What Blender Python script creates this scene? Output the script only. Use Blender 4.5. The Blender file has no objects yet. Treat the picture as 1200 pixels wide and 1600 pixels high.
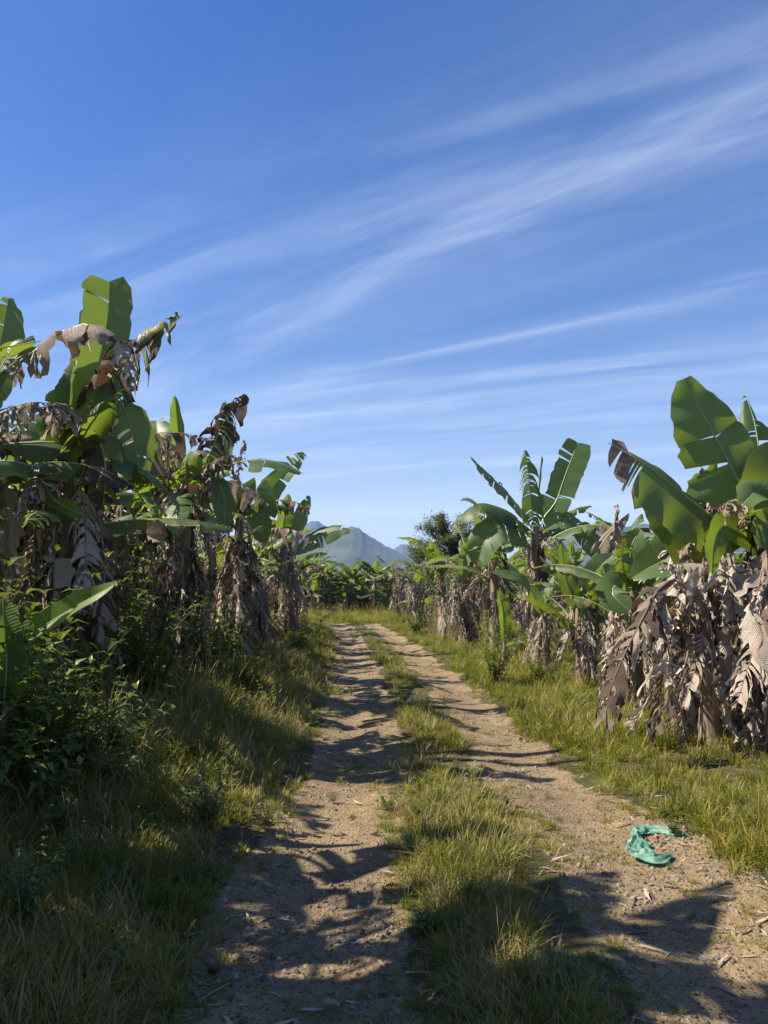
import bpy, math, random
import numpy as np
from mathutils import Vector, Matrix, Euler

# ------------------------------------------------------------------ camera, sky, sun, exposure
scene = bpy.context.scene
COL = scene.collection
F = 1170.0                       # focal length in pixels of the 1200x1600 photograph
PITCH = math.atan(125.0 / F)
EYE = 1.55

cam_d = bpy.data.cameras.new('camera')
cam_d.sensor_fit = 'HORIZONTAL'
cam_d.sensor_width = 36.0
cam_d.lens = 36.0 * F / 1200.0
cam_d.clip_start = 0.05
cam_d.clip_end = 20000
cam = bpy.data.objects.new('camera', cam_d)
COL.objects.link(cam)
cam.location = (0, 0, EYE)
cam.rotation_euler = (math.pi / 2 + PITCH, 0, 0)
scene.camera = cam

SUN_EL = math.radians(45)
SUN_DIR = Vector((-1.0, 0.02, 0))            # horizontal direction towards the sun
SUN_DIR.normalize()
SUN_VEC = Vector((SUN_DIR.x * math.cos(SUN_EL), SUN_DIR.y * math.cos(SUN_EL), math.sin(SUN_EL)))
sun_d = bpy.data.lights.new('sun', 'SUN')
sun_d.energy = 5.0
sun_d.angle = math.radians(0.5)
sun_d.color = (1.0, 0.90, 0.74)
sun = bpy.data.objects.new('sun', sun_d)
COL.objects.link(sun)
sun.location = (-30, 8, 40)
sun.rotation_euler = SUN_VEC.to_track_quat('Z', 'Y').to_euler()

scene.view_settings.view_transform = 'Standard'
scene.view_settings.look = 'None'
scene.view_settings.exposure = 1.0
scene.view_settings.gamma = 1.0
scene.view_settings.use_curve_mapping = False
scene.render.engine = 'CYCLES'
scene.cycles.max_bounces = 4
scene.cycles.diffuse_bounces = 2
scene.cycles.glossy_bounces = 1
scene.cycles.transmission_bounces = 2
scene.cycles.transparent_max_bounces = 4
scene.cycles.volume_bounces = 0


class NT:
    """small helper for node trees"""
    def __init__(self, tree):
        self.t = tree
        self.n = tree.nodes
        self.l = tree.links

    def add(self, typ, ins=None, **props):
        nd = self.n.new(typ)
        for k, v in props.items():
            setattr(nd, k, v)
        for k, v in (ins or {}).items():
            self.set(nd.inputs[k], v)
        return nd

    def set(self, sock, v):
        if hasattr(v, 'is_output'):
            self.l.new(v, sock)
        elif hasattr(v, 'outputs'):
            self.l.new(v.outputs[0], sock)
        else:
            if sock.type == 'RGBA' and len(v) == 3:
                v = (*v, 1)
            sock.default_value = v

    def math(self, op, a, b=0.0, c=0.0, clamp=False):
        nd = self.n.new('ShaderNodeMath')
        nd.operation = op
        nd.use_clamp = clamp
        self.set(nd.inputs[0], a)
        self.set(nd.inputs[1], b)
        self.set(nd.inputs[2], c)
        return nd.outputs[0]

    def mix(self, fac, a, b, blend='MIX'):
        nd = self.n.new('ShaderNodeMix')
        nd.data_type = 'RGBA'
        nd.blend_type = blend
        self.set(nd.inputs[0], fac)
        self.set(nd.inputs[6], a if not isinstance(a, tuple) or len(a) == 4 else (*a, 1))
        self.set(nd.inputs[7], b if not isinstance(b, tuple) or len(b) == 4 else (*b, 1))
        return nd.outputs[2]

    def ramp(self, fac, stops):
        nd = self.n.new('ShaderNodeValToRGB')
        cr = nd.color_ramp
        while len(cr.elements) < len(stops):
            cr.elements.new(0.5)
        for e, (p, c) in zip(cr.elements, stops):
            e.position = p
            e.color = (*c, 1) if len(c) == 3 else c
        self.set(nd.inputs[0], fac)
        return nd.outputs[0]

    def noise(self, vec, scale, detail=3, rough=0.55, dist=0.0):
        nd = self.n.new('ShaderNodeTexNoise')
        if vec is not None:
            self.set(nd.inputs['Vector'], vec)
        nd.inputs['Scale'].default_value = scale
        nd.inputs['Detail'].default_value = detail
        nd.inputs['Roughness'].default_value = rough
        nd.inputs['Distortion'].default_value = dist
        return nd.outputs[0]

    def smooth(self, v, a, b):
        nd = self.n.new('ShaderNodeMapRange')
        nd.interpolation_type = 'SMOOTHSTEP'
        self.set(nd.inputs[0], v)
        nd.inputs[1].default_value = a
        nd.inputs[2].default_value = b
        return nd.outputs[0]


# ---- world: Nishita sky with high cirrus streaks
world = bpy.data.worlds.new('World')
scene.world = world
world.use_nodes = True
W = NT(world.node_tree)
W.n.clear()
sky = W.add('ShaderNodeTexSky', sky_type='NISHITA')
sky.sun_disc = False
sky.sun_elevation = SUN_EL
sky.sun_rotation = math.atan2(SUN_DIR.x, SUN_DIR.y)
sky.altitude = 0
sky.air_density = 1.0
sky.dust_density = 0.7
sky.ozone_density = 3.0
tc = W.add('ShaderNodeTexCoord')
sep = W.add('ShaderNodeSeparateXYZ', {0: tc.outputs['Generated']})
zc = W.math('ADD', W.math('MAXIMUM', sep.outputs[2], 0.0), 0.05)
px = W.math('DIVIDE', sep.outputs[0], zc)
py = W.math('DIVIDE', sep.outputs[1], zc)
pv = W.add('ShaderNodeCombineXYZ', {0: px, 1: py})


def streak_coord(slope):
    """along / across coordinates for streaks lying in direction (1, slope)"""
    n = math.hypot(1, slope)
    ax, ay = 1 / n, slope / n
    al = W.math('ADD', W.math('MULTIPLY', px, ax), W.math('MULTIPLY', py, ay))
    cr = W.math('ADD', W.math('MULTIPLY', px, -ay), W.math('MULTIPLY', py, ax))
    return al, cr


def cross_of(pt, slope):
    n = math.hypot(1, slope)
    return (-slope * pt[0] + pt[1]) / n


wob = W.noise(pv, 1.3, 4, 0.6)
dens = None
for (slope, pt, wdt, amp, sc) in [(-1.02, (0.2, 1.76), 0.16, 0.40, 1.6),
                                  (-0.62, (0.2, 2.62), 0.10, 0.55, 1.2),
                                  (-0.42, (0.5, 3.05), 0.22, 0.70, 1.0),
                                  (-0.42, (1.4, 2.40), 0.10, 0.30, 1.4),
                                  (-0.40, (0.2, 3.75), 0.30, 0.45, 0.9),
                                  (-0.40, (0.0, 4.72), 0.22, 0.55, 0.9),
                                  (-0.25, (0.0, 6.2), 0.5, 0.50, 0.6),
                                  (-0.55, (-0.9, 2.2), 0.30, 0.35, 1.5),
                                  (-0.9, (1.0, 1.55), 0.10, 0.10, 1.5)]:
    al, cr = streak_coord(slope)
    c0 = cross_of(pt, slope)
    q = W.math('ADD', W.math('SUBTRACT', cr, c0), W.math('MULTIPLY', W.math('SUBTRACT', wob, 0.5), wdt * 2.2))
    q = W.math('DIVIDE', q, wdt)
    g = W.math('EXPONENT', W.math('MULTIPLY', W.math('MULTIPLY', q, q), -1.0))
    v = W.add('ShaderNodeCombineXYZ', {0: W.math('MULTIPLY', al, 0.8), 1: W.math('MULTIPLY', cr, 4.2), 2: c0 * 3.1})
    nz = W.smooth(W.noise(v, sc, 7, 0.6, 0.5), 0.32, 0.85)
    d = W.math('MULTIPLY', W.math('MULTIPLY', g, nz), amp * 0.62)
    dens = d if dens is None else W.math('ADD', dens, d)
# thin veil everywhere
al, cr = streak_coord(-0.5)
v = W.add('ShaderNodeCombineXYZ', {0: W.math('MULTIPLY', al, 0.5), 1: W.math('MULTIPLY', cr, 1.3)})
veil = W.math('MULTIPLY', W.smooth(W.noise(v, 0.8, 4, 0.5, 0.6), 0.42, 0.85), 0.13)
dens = W.math('ADD', dens, veil)
dens = W.math('ADD', dens, W.math('DIVIDE', 0.035, W.math('POWER', zc, 1.5)))     # longer way through the thin veil near the horizon
dens = W.math('MINIMUM', dens, 0.8)
hs = W.add('ShaderNodeHueSaturation', {'Hue': 0.514, 'Saturation': 1.48, 'Value': 1.02, 'Color': sky.outputs[0]})
skyc = W.mix(dens, hs.outputs[0], (6.4, 7.3, 8.6))
bg = W.add('ShaderNodeBackground', {0: skyc, 1: 0.074})
W.add('ShaderNodeOutputWorld', {0: bg})


# ------------------------------------------------------------------ helpers
def pix(u, v, d):
    """world point at pixel (u, v) of the photograph and distance d along the road"""
    xc, yc = (u - 600) / F, (800 - v) / F
    r = np.array([xc, math.cos(PITCH) - yc * math.sin(PITCH), math.sin(PITCH) + yc * math.cos(PITCH)])
    return np.array([0, 0, EYE]) + r * (d / r[1])


def tag(o, label=None, cat=None, group=None, kind=None):
    if label:
        o['label'] = label
    if cat:
        o['category'] = cat
    if group:
        o['group'] = group
    if kind:
        o['kind'] = kind
    return o


def mesh_from(name, V, Fc, mat=None, uv=None, attrs=None, smooth=True):
    me = bpy.data.meshes.new(name)
    V = np.asarray(V, dtype=np.float64).reshape(-1, 3)
    me.from_pydata(V.tolist(), [], [tuple(int(i) for i in f) for f in Fc])
    if uv is not None:
        layer = me.uv_layers.new(name='UVMap')
        li = np.empty(len(me.loops), dtype=np.int32)
        me.loops.foreach_get('vertex_index', li)
        layer.data.foreach_set('uv', np.asarray(uv, dtype=np.float32)[li].ravel())
    for k, a in (attrs or {}).items():
        at = me.attributes.new(k, 'FLOAT', 'POINT')
        at.data.foreach_set('value', np.asarray(a, dtype=np.float32))
    if smooth:
        me.polygons.foreach_set('use_smooth', np.ones(len(me.polygons), dtype=bool))
    if mat:
        me.materials.append(mat)
    me.update()
    return me


def obj(name, me, parent=None, loc=(0, 0, 0), rot=(0, 0, 0), sc=1.0, link=True):
    o = bpy.data.objects.new(name, me)
    if link:
        COL.objects.link(o)
    if parent is not None:
        o.parent = parent
    o.location = loc
    o.rotation_euler = rot
    o.scale = (sc, sc, sc) if not hasattr(sc, '__len__') else sc
    return o


def norm(a):
    return a / np.maximum(np.linalg.norm(a, axis=-1, keepdims=True), 1e-9)


def catmull(pts, n):
    P = np.asarray(pts, float)
    P = np.vstack([2 * P[0] - P[1], P, 2 * P[-1] - P[-2]])
    segs = len(P) - 3
    seglen = np.array([np.linalg.norm(P[i + 2] - P[i + 1]) for i in range(segs)])
    cum = np.concatenate([[0], np.cumsum(seglen)])
    cum /= cum[-1]
    out = []
    for s in np.linspace(0, 1, n):
        i = min(int(np.searchsorted(cum, s, side='right')) - 1, segs - 1)
        t = (s - cum[i]) / max(cum[i + 1] - cum[i], 1e-9)
        p0, p1, p2, p3 = P[i:i + 4]
        out.append(0.5 * ((2 * p1) + (p2 - p0) * t + (2 * p0 - 5 * p1 + 4 * p2 - p3) * t * t + (-p0 + 3 * p1 - 3 * p2 + p3) * t ** 3))
    return np.array(out)


class Geo:
    """collects vertices / faces / uv / dryness"""
    def __init__(self):
        self.V, self.F, self.U, self.D, self.n = [], [], [], [], 0

    def grid(self, P, U, D):
        a, b = P.shape[:2]
        self.V.append(P.reshape(-1, 3))
        self.U.append(U.reshape(-1, 2))
        self.D.append(D.reshape(-1))
        o = self.n
        for i in range(a - 1):
            for j in range(b - 1):
                q = o + i * b + j
                self.F.append((q, q + b, q + b + 1, q + 1))
        self.n += a * b

    def faces(self, P, F_, U, D=0.0):
        self.V.append(np.asarray(P, float).reshape(-1, 3))
        self.U.append(np.asarray(U, float).reshape(-1, 2))
        self.D.append(np.full(len(self.V[-1]), D) if np.isscalar(D) else np.asarray(D))
        self.F += [tuple(self.n + i for i in f) for f in F_]
        self.n += len(self.V[-1])

    def mesh(self, name, mat, smooth=True):
        return mesh_from(name, np.concatenate(self.V), self.F, mat, np.concatenate(self.U), {'dry': np.concatenate(self.D)}, smooth)


def tube(geo, path, radii, sides=6, flat=1.0, D=0.0):
    path = np.asarray(path, float)
    n = len(path)
    T = norm(np.gradient(path, axis=0))
    ref = np.array([0, 0, 1.0]) if abs(T[0][2]) < 0.9 else np.array([1.0, 0, 0])
    A = norm(np.cross(T, ref))
    B = np.cross(A, T)
    ang = np.linspace(0, 2 * math.pi, sides + 1)
    R = np.asarray(radii)[:, None, None]
    P = path[:, None, :] + R * (A[:, None, :] * np.cos(ang)[None, :, None] + flat * B[:, None, :] * np.sin(ang)[None, :, None])
    U = np.stack(np.meshgrid(np.linspace(0, 1, n), np.linspace(0, 1, sides + 1), indexing='ij'), -1)
    geo.grid(P, U, np.full((n, sides + 1), D))


def leaf_geo(geo, pts, wl, wr, face, rng, b0=0.12, tears=(6, 6), fold=(0.25, 0.25), g=0.15, gj=0.25,
             dry=lambda s, t: 0 * s, cut=0.985, missing=0.0, wav=0.012, crumple=0.0, ns=30, nt=4, slant=0.22, tipw=0.55, rag=0.035, chaos=0.0, taper=None):
    """a banana leaf blade along the midrib pts, torn into strips on both sides"""
    M = catmull(pts, 48)
    L = np.linalg.norm(np.diff(M, axis=0), axis=1).sum()
    T = norm(np.gradient(M, axis=0))
    face = np.asarray(face, float)
    S = norm(np.cross(T, face))
    N = norm(np.cross(S, T))
    N = np.where((N @ face)[:, None] < 0, -N, N)
    sg_s = np.linspace(0, 1, 48)

    def at(A, s):
        return np.stack([np.interp(s, sg_s, A[:, k]) for k in range(3)], -1)
    for side, w0, nte, fo in ((1, wl, tears[0], fold[0]), (-1, wr, tears[1], fold[1])):
        if w0 <= 0:
            continue
        cuts = np.sort(rng.uniform(b0 + 0.02, cut, nte)) if nte else np.array([])
        edges = np.concatenate([[b0], cuts, [cut]])
        for a, b in zip(edges[:-1], edges[1:]):
            if b - a < 0.008:
                continue
            if rng.random() < missing:
                continue
            rows = max(3, int(round((b - a) * ns)) + 1)
            torn = nte > 0
            gap = min(0.004, (b - a) * 0.12) if torn else 0
            s = np.linspace(a + gap, b - gap, rows)
            x = np.linspace(-1, 1, rows)
            prof = np.minimum(1, ((s - b0) / (1 - b0) / 0.16 + 1e-4)) ** 0.6 * np.maximum(1 - np.maximum(0, (s - tipw) / (1.02 - tipw)) ** 2.6, 0.02)
            w = w0 * prof * (1 + rng.uniform(-0.12, 0.1) * (1 if torn else 0)) * (1 - 0.07 * x ** 2 * (1 if torn else 0)) * (1 + rag * rng.normal(size=rows))
            gs = np.clip(g + rng.uniform(-gj, gj), 0, 1)
            f_ = fo + rng.uniform(-1, 1) * gj * 0.7
            sl = slant + rng.uniform(-0.12, 0.12) + chaos * rng.normal()
            jit = rng.normal(0, 1, 3) * chaos * np.array([0.45, 0.45, 0.2])
            w = w * (1 - chaos * rng.uniform(0, 0.9))
            m, t_, s_, n_ = at(M, s), norm(at(T, s)), norm(at(S, s)), norm(at(N, s))
            d0 = norm(side * s_ * math.cos(f_) + n_ * math.sin(f_) + t_ * sl)
            P = np.zeros((rows, nt + 1, 3))
            P[:, 0] = m
            tv = np.linspace(0, 1, nt + 1)
            ph = rng.uniform(0, 6.28)
            fr = rng.uniform(10, 22)
            tw = rng.uniform(-1, 1) * gj * 0.5
            for k in range(1, nt + 1):
                gk = gs * (tv[k] ** 0.8 if gs > 0.6 else tv[k])
                dk = norm(d0 * (1 - gk) + np.array([0, 0, -1.0]) * gk + n_ * (tw * tv[k]) + jit)
                P[:, k] = P[:, k - 1] + dk * (w / nt)[:, None]
            if torn and b - a < 0.16:
                tp_ = (0.12 if chaos < 0.1 else 0.6) if taper is None else taper
                for k in range(1, nt + 1):
                    P[:, k] += (P[:, k].mean(0) - P[:, k]) * tp_ * tv[k] ** 1.4
            wv = wav * np.sin(s[:, None] * L * fr + ph) * tv[None, :] ** 1.2
            P += n_[:, None, :] * wv[..., None]
            if crumple > 0:
                c = rng.normal(0, crumple, P.shape) * (tv[None, :, None] ** 0.7)
                zz = np.cumsum(rng.normal(0, crumple * 0.8, (1, nt + 1, 3)), axis=1) * tv[None, :, None]
                P += c + zz
            U = np.stack([np.repeat((s * L)[:, None], nt + 1, 1), np.repeat(tv[None, :], rows, 0) * 1.0], -1)
            Dv = dry(np.repeat(s[:, None], nt + 1, 1), np.repeat(tv[None, :], rows, 0)) + (rng.uniform(-0.22, 0.22) if torn else 0)
            geo.grid(P, U, np.clip(Dv, 0, 1.3))
    return M[:max(4, int(len(M) * (cut + 0.015)))], L


def midrib_geo(geo, M, r0, D=0.0):
    n = 14
    idx = np.linspace(0, len(M) - 1, n).astype(int)
    rad = r0 * (1 - 0.86 * np.linspace(0, 1, n) ** 0.8)
    tube(geo, M[idx], rad, 6, 0.85, D)


# ------------------------------------------------------------------ materials
def new_mat(name):
    m = bpy.data.materials.new(name)
    m.use_nodes = True
    t = NT(m.node_tree)
    t.n.clear()
    return m, t


def leaf_shader(t, col, tcol, rough, trans, bump=None, spec=0.5):
    p = t.add('ShaderNodeBsdfPrincipled', {'Base Color': col, 'Roughness': rough, 'Specular IOR Level': spec})
    tr = t.add('ShaderNodeBsdfTranslucent', {'Color': tcol})
    if bump is not None:
        t.set(p.inputs['Normal'], bump)
    mx = t.add('ShaderNodeMixShader', {0: trans, 1: p, 2: tr})
    t.add('ShaderNodeOutputMaterial', {0: mx})


def banana_leaf_mat(name, fresh=0.0):
    m, t = new_mat(name)
    oi = t.add('ShaderNodeObjectInfo')
    rnd = oi.outputs['Random']
    at = t.add('ShaderNodeAttribute', attribute_name='dry')
    uv = t.add('ShaderNodeUVMap')
    tcx = t.add('ShaderNodeTexCoord')
    sp = t.add('ShaderNodeSeparateXYZ', {0: uv})
    # lateral veins run across the blade
    wv = t.add('ShaderNodeTexWave', {'Vector': t.add('ShaderNodeCombineXYZ', {0: sp.outputs[0], 1: t.math('MULTIPLY', sp.outputs[1], 0.06)}), 'Scale': 14.0, 'Distortion': 1.5, 'Detail': 2.0})
    nz = t.noise(tcx.outputs['Object'], 3.0, 4, 0.6)
    nzf = t.noise(tcx.outputs['Object'], 22.0, 4, 0.65)
    green = t.ramp(t.math('ADD', t.math('MULTIPLY', rnd, 0.6), t.math('MULTIPLY', nz, 0.4)),
                   [(0.1, (0.04, 0.08, 0.034)), (0.5, (0.075, 0.135, 0.048)), (0.9, (0.135, 0.20, 0.062))])
    if fresh:
        green = t.mix(fresh, green, (0.16, 0.28, 0.03))
    green = t.mix(t.math('MULTIPLY', wv.outputs[1], 0.2), green, (0.13, 0.22, 0.06))
    # yellowing and browned margins
    d = t.math('ADD', at.outputs['Fac'], t.math('ADD', t.math('MULTIPLY', t.math('SUBTRACT', nz, 0.5), 0.5), t.math('MULTIPLY', t.math('SUBTRACT', nzf, 0.5), 0.35)))
    edge = t.math('MULTIPLY', t.smooth(sp.outputs[1], 0.86, 1.0), 0.3)
    d = t.math('ADD', d, edge)
    yel = t.mix(t.smooth(d, 0.22, 0.5), green, (0.26, 0.24, 0.07))
    brown = t.ramp(t.math('ADD', nzf, t.math('MULTIPLY', t.math('SUBTRACT', rnd, 0.5), 0.5)),
                   [(0.25, (0.05, 0.035, 0.028)), (0.5, (0.15, 0.105, 0.075)), (0.75, (0.36, 0.27, 0.2))])
    col = t.mix(t.smooth(d, 0.42, 0.56), yel, brown)
    tcol = t.mix(t.smooth(d, 0.42, 0.56), t.mix(0.6, green, (0.38, 0.50, 0.02)), (0.16, 0.09, 0.04))
    bmp = t.add('ShaderNodeBump', {'Strength': 0.2, 'Distance': 0.006, 'Height': t.math('ADD', wv.outputs[1], t.math('MULTIPLY', nzf, 1.2))})
    ro = t.math('ADD', 0.45, t.math('MULTIPLY', t.smooth(d, 0.4, 0.55), 0.45))
    leaf_shader(t, col, tcol, ro, t.math('SUBTRACT', 0.38 if not fresh else 0.46, t.math('MULTIPLY', t.smooth(d, 0.4, 0.56), 0.14)), bmp)
    return m


def dead_leaf_mat(name):
    m, t = new_mat(name)
    oi = t.add('ShaderNodeObjectInfo')
    tcx = t.add('ShaderNodeTexCoord')
    uv = t.add('ShaderNodeUVMap')
    at = t.add('ShaderNodeAttribute', attribute_name='dry')
    sp = t.add('ShaderNodeSeparateXYZ', {0: uv})
    nz = t.noise(tcx.outputs['Object'], 5.0, 4, 0.65)
    wv = t.add('ShaderNodeTexWave', {'Vector': t.add('ShaderNodeCombineXYZ', {0: sp.outputs[0]}), 'Scale': 30.0, 'Distortion': 3.0, 'Detail': 2.0})
    f = t.math('ADD', t.math('MULTIPLY', oi.outputs['Random'], 0.72), t.math('MULTIPLY', nz, 0.34))
    f = t.math('ADD', f, 0.03)
    f = t.math('ADD', f, t.math('MULTIPLY', t.math('SUBTRACT', at.outputs['Fac'], 1.0), 0.95))
    col = t.ramp(f, [(0.15, (0.06, 0.042, 0.034)), (0.32, (0.19, 0.135, 0.10)), (0.5, (0.42, 0.32, 0.24)), (0.68, (0.60, 0.50, 0.40)), (0.88, (0.70, 0.62, 0.51))])
    col = t.mix(t.math('MULTIPLY', wv.outputs[1], 0.25), col, (0.10, 0.065, 0.05))
    hz = t.add('ShaderNodeHueSaturation', {'Hue': 0.5, 'Saturation': 0.95, 'Value': 1.0, 'Color': col})
    bmp = t.add('ShaderNodeBump', {'Strength': 0.6, 'Distance': 0.012, 'Height': t.math('ADD', wv.outputs[1], t.math('MULTIPLY', t.noise(tcx.outputs['Object'], 28, 3), 1.5))})
    leaf_shader(t, hz.outputs[0], t.mix(0.5, hz.outputs[0], (0.3, 0.17, 0.08)), 0.7, 0.2, bmp, 0.3)
    return m


def plain_mat(name, c1, c2, scale=8.0, rough=0.7, bump=0.3, objrand=0.0):
    m, t = new_mat(name)
    tcx = t.add('ShaderNodeTexCoord')
    nz = t.noise(tcx.outputs['Object'], scale, 5, 0.65)
    f = nz
    if objrand:
        oi = t.add('ShaderNodeObjectInfo')
        f = t.math('ADD', nz, t.math('MULTIPLY', t.math('SUBTRACT', oi.outputs['Random'], 0.5), objrand))
    col = t.ramp(f, [(0.3, c1), (0.7, c2)])
    bmp = t.add('ShaderNodeBump', {'Strength': bump, 'Distance': 0.02, 'Height': nz})
    p = t.add('ShaderNodeBsdfPrincipled', {'Base Color': col, 'Roughness': rough, 'Normal': bmp})
    t.add('ShaderNodeOutputMaterial', {0: p})
    return m


def stem_mat():
    m, t = new_mat('pseudostem')
    tcx = t.add('ShaderNodeTexCoord')
    mp = t.add('ShaderNodeMapping', {0: tcx.outputs['Object'], 3: (14, 14, 1.2)})
    st = t.noise(mp, 1.5, 5, 0.6)
    pa = t.noise(tcx.outputs['Object'], 2.2, 3, 0.5)
    a = t.ramp(st, [(0.3, (0.09, 0.065, 0.045)), (0.6, (0.28, 0.2, 0.13)), (0.8, (0.42, 0.33, 0.23))])
    b = t.ramp(st, [(0.3, (0.08, 0.10, 0.035)), (0.7, (0.2, 0.21, 0.08))])
    col = t.mix(t.smooth(pa, 0.5, 0.62), a, b)
    bmp = t.add('ShaderNodeBump', {'Strength': 0.5, 'Distance': 0.02, 'Height': st})
    p = t.add('ShaderNodeBsdfPrincipled', {'Base Color': col, 'Roughness': 0.6, 'Normal': bmp})
    t.add('ShaderNodeOutputMaterial', {0: p})
    return m


def herb_mat(name, g1, g2, dryc, dryamt, trans=0.35, rough=0.5):
    """grass and weeds: green varied by plant and by place, dry towards the tips"""
    m, t = new_mat(name)
    oi = t.add('ShaderNodeObjectInfo')
    geo = t.add('ShaderNodeNewGeometry')
    uv = t.add('ShaderNodeUVMap')
    sp = t.add('ShaderNodeSeparateXYZ', {0: uv})
    at = t.add('ShaderNodeAttribute', attribute_name='dry')
    big = t.math('ADD', t.math('MULTIPLY', t.math('SUBTRACT', t.noise(geo.outputs['Position'], 1.1, 4, 0.65), 0.5), 1.7), 0.5)
    f = t.math('ADD', t.math('MULTIPLY', oi.outputs['Random'], 0.5), t.math('MULTIPLY', big, 0.5))
    col = t.ramp(f, [(0.25, g1), (0.75, g2)])
    d = t.math('ADD', t.math('ADD', at.outputs['Fac'], t.math('MULTIPLY', t.math('SUBTRACT', big, 0.5), 1.2)), t.math('MULTIPLY', t.math('SUBTRACT', sp.outputs[1], 0.5), 0.25))
    col = t.mix(t.math('MULTIPLY', t.smooth(d, 0.45, 0.85), dryamt), col, dryc)
    tc_ = t.mix(0.55, col, (0.30, 0.36, 0.02))
    leaf_shader(t, col, tc_, rough, trans, None, 0.35)
    return m


MAT = dict(
    leaf=banana_leaf_mat('banana_leaf'),
    fresh=banana_leaf_mat('banana_leaf_fresh', 0.55),
    dead=dead_leaf_mat('dead_banana_leaf'),
    rib=plain_mat('midrib', (0.2, 0.24, 0.08), (0.42, 0.44, 0.2), 6, 0.45, 0.1),
    deadrib=plain_mat('dead_midrib', (0.10, 0.07, 0.05), (0.36, 0.27, 0.19), 9, 0.7, 0.4, 0.5),
    stem=stem_mat(),
    grass=herb_mat('grass_blade', (0.10, 0.13, 0.018), (0.30, 0.28, 0.04), (0.50, 0.34, 0.12), 0.9, 0.45),
    drygrass=herb_mat('dry_grass_blade', (0.25, 0.21, 0.075), (0.42, 0.33, 0.15), (0.5, 0.38, 0.2), 0.8, 0.4),
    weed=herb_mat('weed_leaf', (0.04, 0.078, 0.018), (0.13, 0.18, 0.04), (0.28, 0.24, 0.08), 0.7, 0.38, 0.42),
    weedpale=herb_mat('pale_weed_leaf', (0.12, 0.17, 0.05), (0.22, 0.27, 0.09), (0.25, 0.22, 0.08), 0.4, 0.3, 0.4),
    tree=herb_mat('tree_leaf', (0.055, 0.08, 0.035), (0.12, 0.15, 0.06), (0.16, 0.16, 0.08), 0.4, 0.35, 0.55),
    bark=plain_mat('bark', (0.06, 0.045, 0.035), (0.2, 0.16, 0.12), 6, 0.8, 0.6),
    stone=plain_mat('stone', (0.14, 0.11, 0.08), (0.34, 0.28, 0.2), 14, 0.85, 0.5, 0.5),
    twig=plain_mat('twig', (0.16, 0.12, 0.08), (0.42, 0.34, 0.24), 12, 0.8, 0.3, 0.6),
)

# ------------------------------------------------------------------ terrain
def road_x(y):
    y = np.asarray(y, float)
    e = np.clip(y - 8, 0, 40)
    c = 0.5 - 0.03 * e - 0.0012 * e ** 2
    return c


def vnoise(x, y, seed=0):
    r = np.random.default_rng(seed)
    o = np.zeros(np.broadcast(x, y).shape)
    for k in range(7):
        a = r.uniform(0, 6.28)
        fr = r.uniform(0.7, 1.5)
        o = o + np.sin((x * math.cos(a) + y * math.sin(a)) * fr + r.uniform(0, 6.28))
    return o / 7 ** 0.5 / 1.4


def sstep(a, b, x):
    t = np.clip((x - a) / (b - a), 0, 1)
    return t * t * (3 - 2 * t)


def rut_mask(t, y):
    w = 0.10 * vnoise(y * 2.1, t * 0.3, 5) + 0.05 * vnoise(y * 6, t, 6)
    L_ = sstep(-1.36, -1.12, t + w) * (1 - sstep(-0.45, -0.20, t + w * 0.8))
    e = 0.30 * (1 - sstep(4.6, 6.6, y))
    R_ = sstep(0.28, 0.5, t - w) * (1 - sstep(1.0 + e, 1.3 + e, t - w * 1.4))
    return np.maximum(L_, R_)


def height(x, y):
    x = np.asarray(x, float)
    y = np.asarray(y, float)
    t = x - road_x(y)
    near = 1 - sstep(60, 120, np.hypot(x, y))
    h = -0.05 * np.exp(-((t + 0.85) / 0.33) ** 2) - 0.05 * np.exp(-((t - 0.85) / 0.33) ** 2)
    h = h + 0.30 * sstep(-1.3, -3.2, t) + 0.14 * sstep(1.3, 3.2, t)
    h = h + 0.022 * vnoise(x * 1.7, y * 1.7, 1) + 0.010 * vnoise(x * 5.5, y * 5.5, 2) + 0.005 * vnoise(x * 14, y * 14, 3) * rut_mask(t, y)
    return h * near


def stretch(dense, first, ratio, end):
    out = list(dense)
    st = first
    while out[-1] < end:
        out.append(out[-1] + st)
        st *= ratio
    return np.array(out)


tp = stretch(np.arange(0, 4.0, 0.05), 0.06, 1.11, 5200)
tcol = np.concatenate([-tp[:0:-1], tp])
yp = stretch(np.concatenate([np.arange(1.0, 12, 0.05), np.arange(12, 30, 0.12)]), 0.15, 1.09, 5600)
yn = -stretch(np.arange(0, 4, 0.25), 0.3, 1.2, 3000) + 0.75
yrow = np.concatenate([yn[::-1], yp])
TT, YY = np.meshgrid(tcol, yrow, indexing='ij')
XX = TT + road_x(YY)
HH = height(XX, YY)
dirt = rut_mask(TT, YY) * (1 - sstep(44, 52, YY)) * sstep(-60, -40, YY)
nx, ny = TT.shape
Vg = np.stack([XX, YY, HH], -1).reshape(-1, 3)
dg = dirt.reshape(-1)


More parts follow.
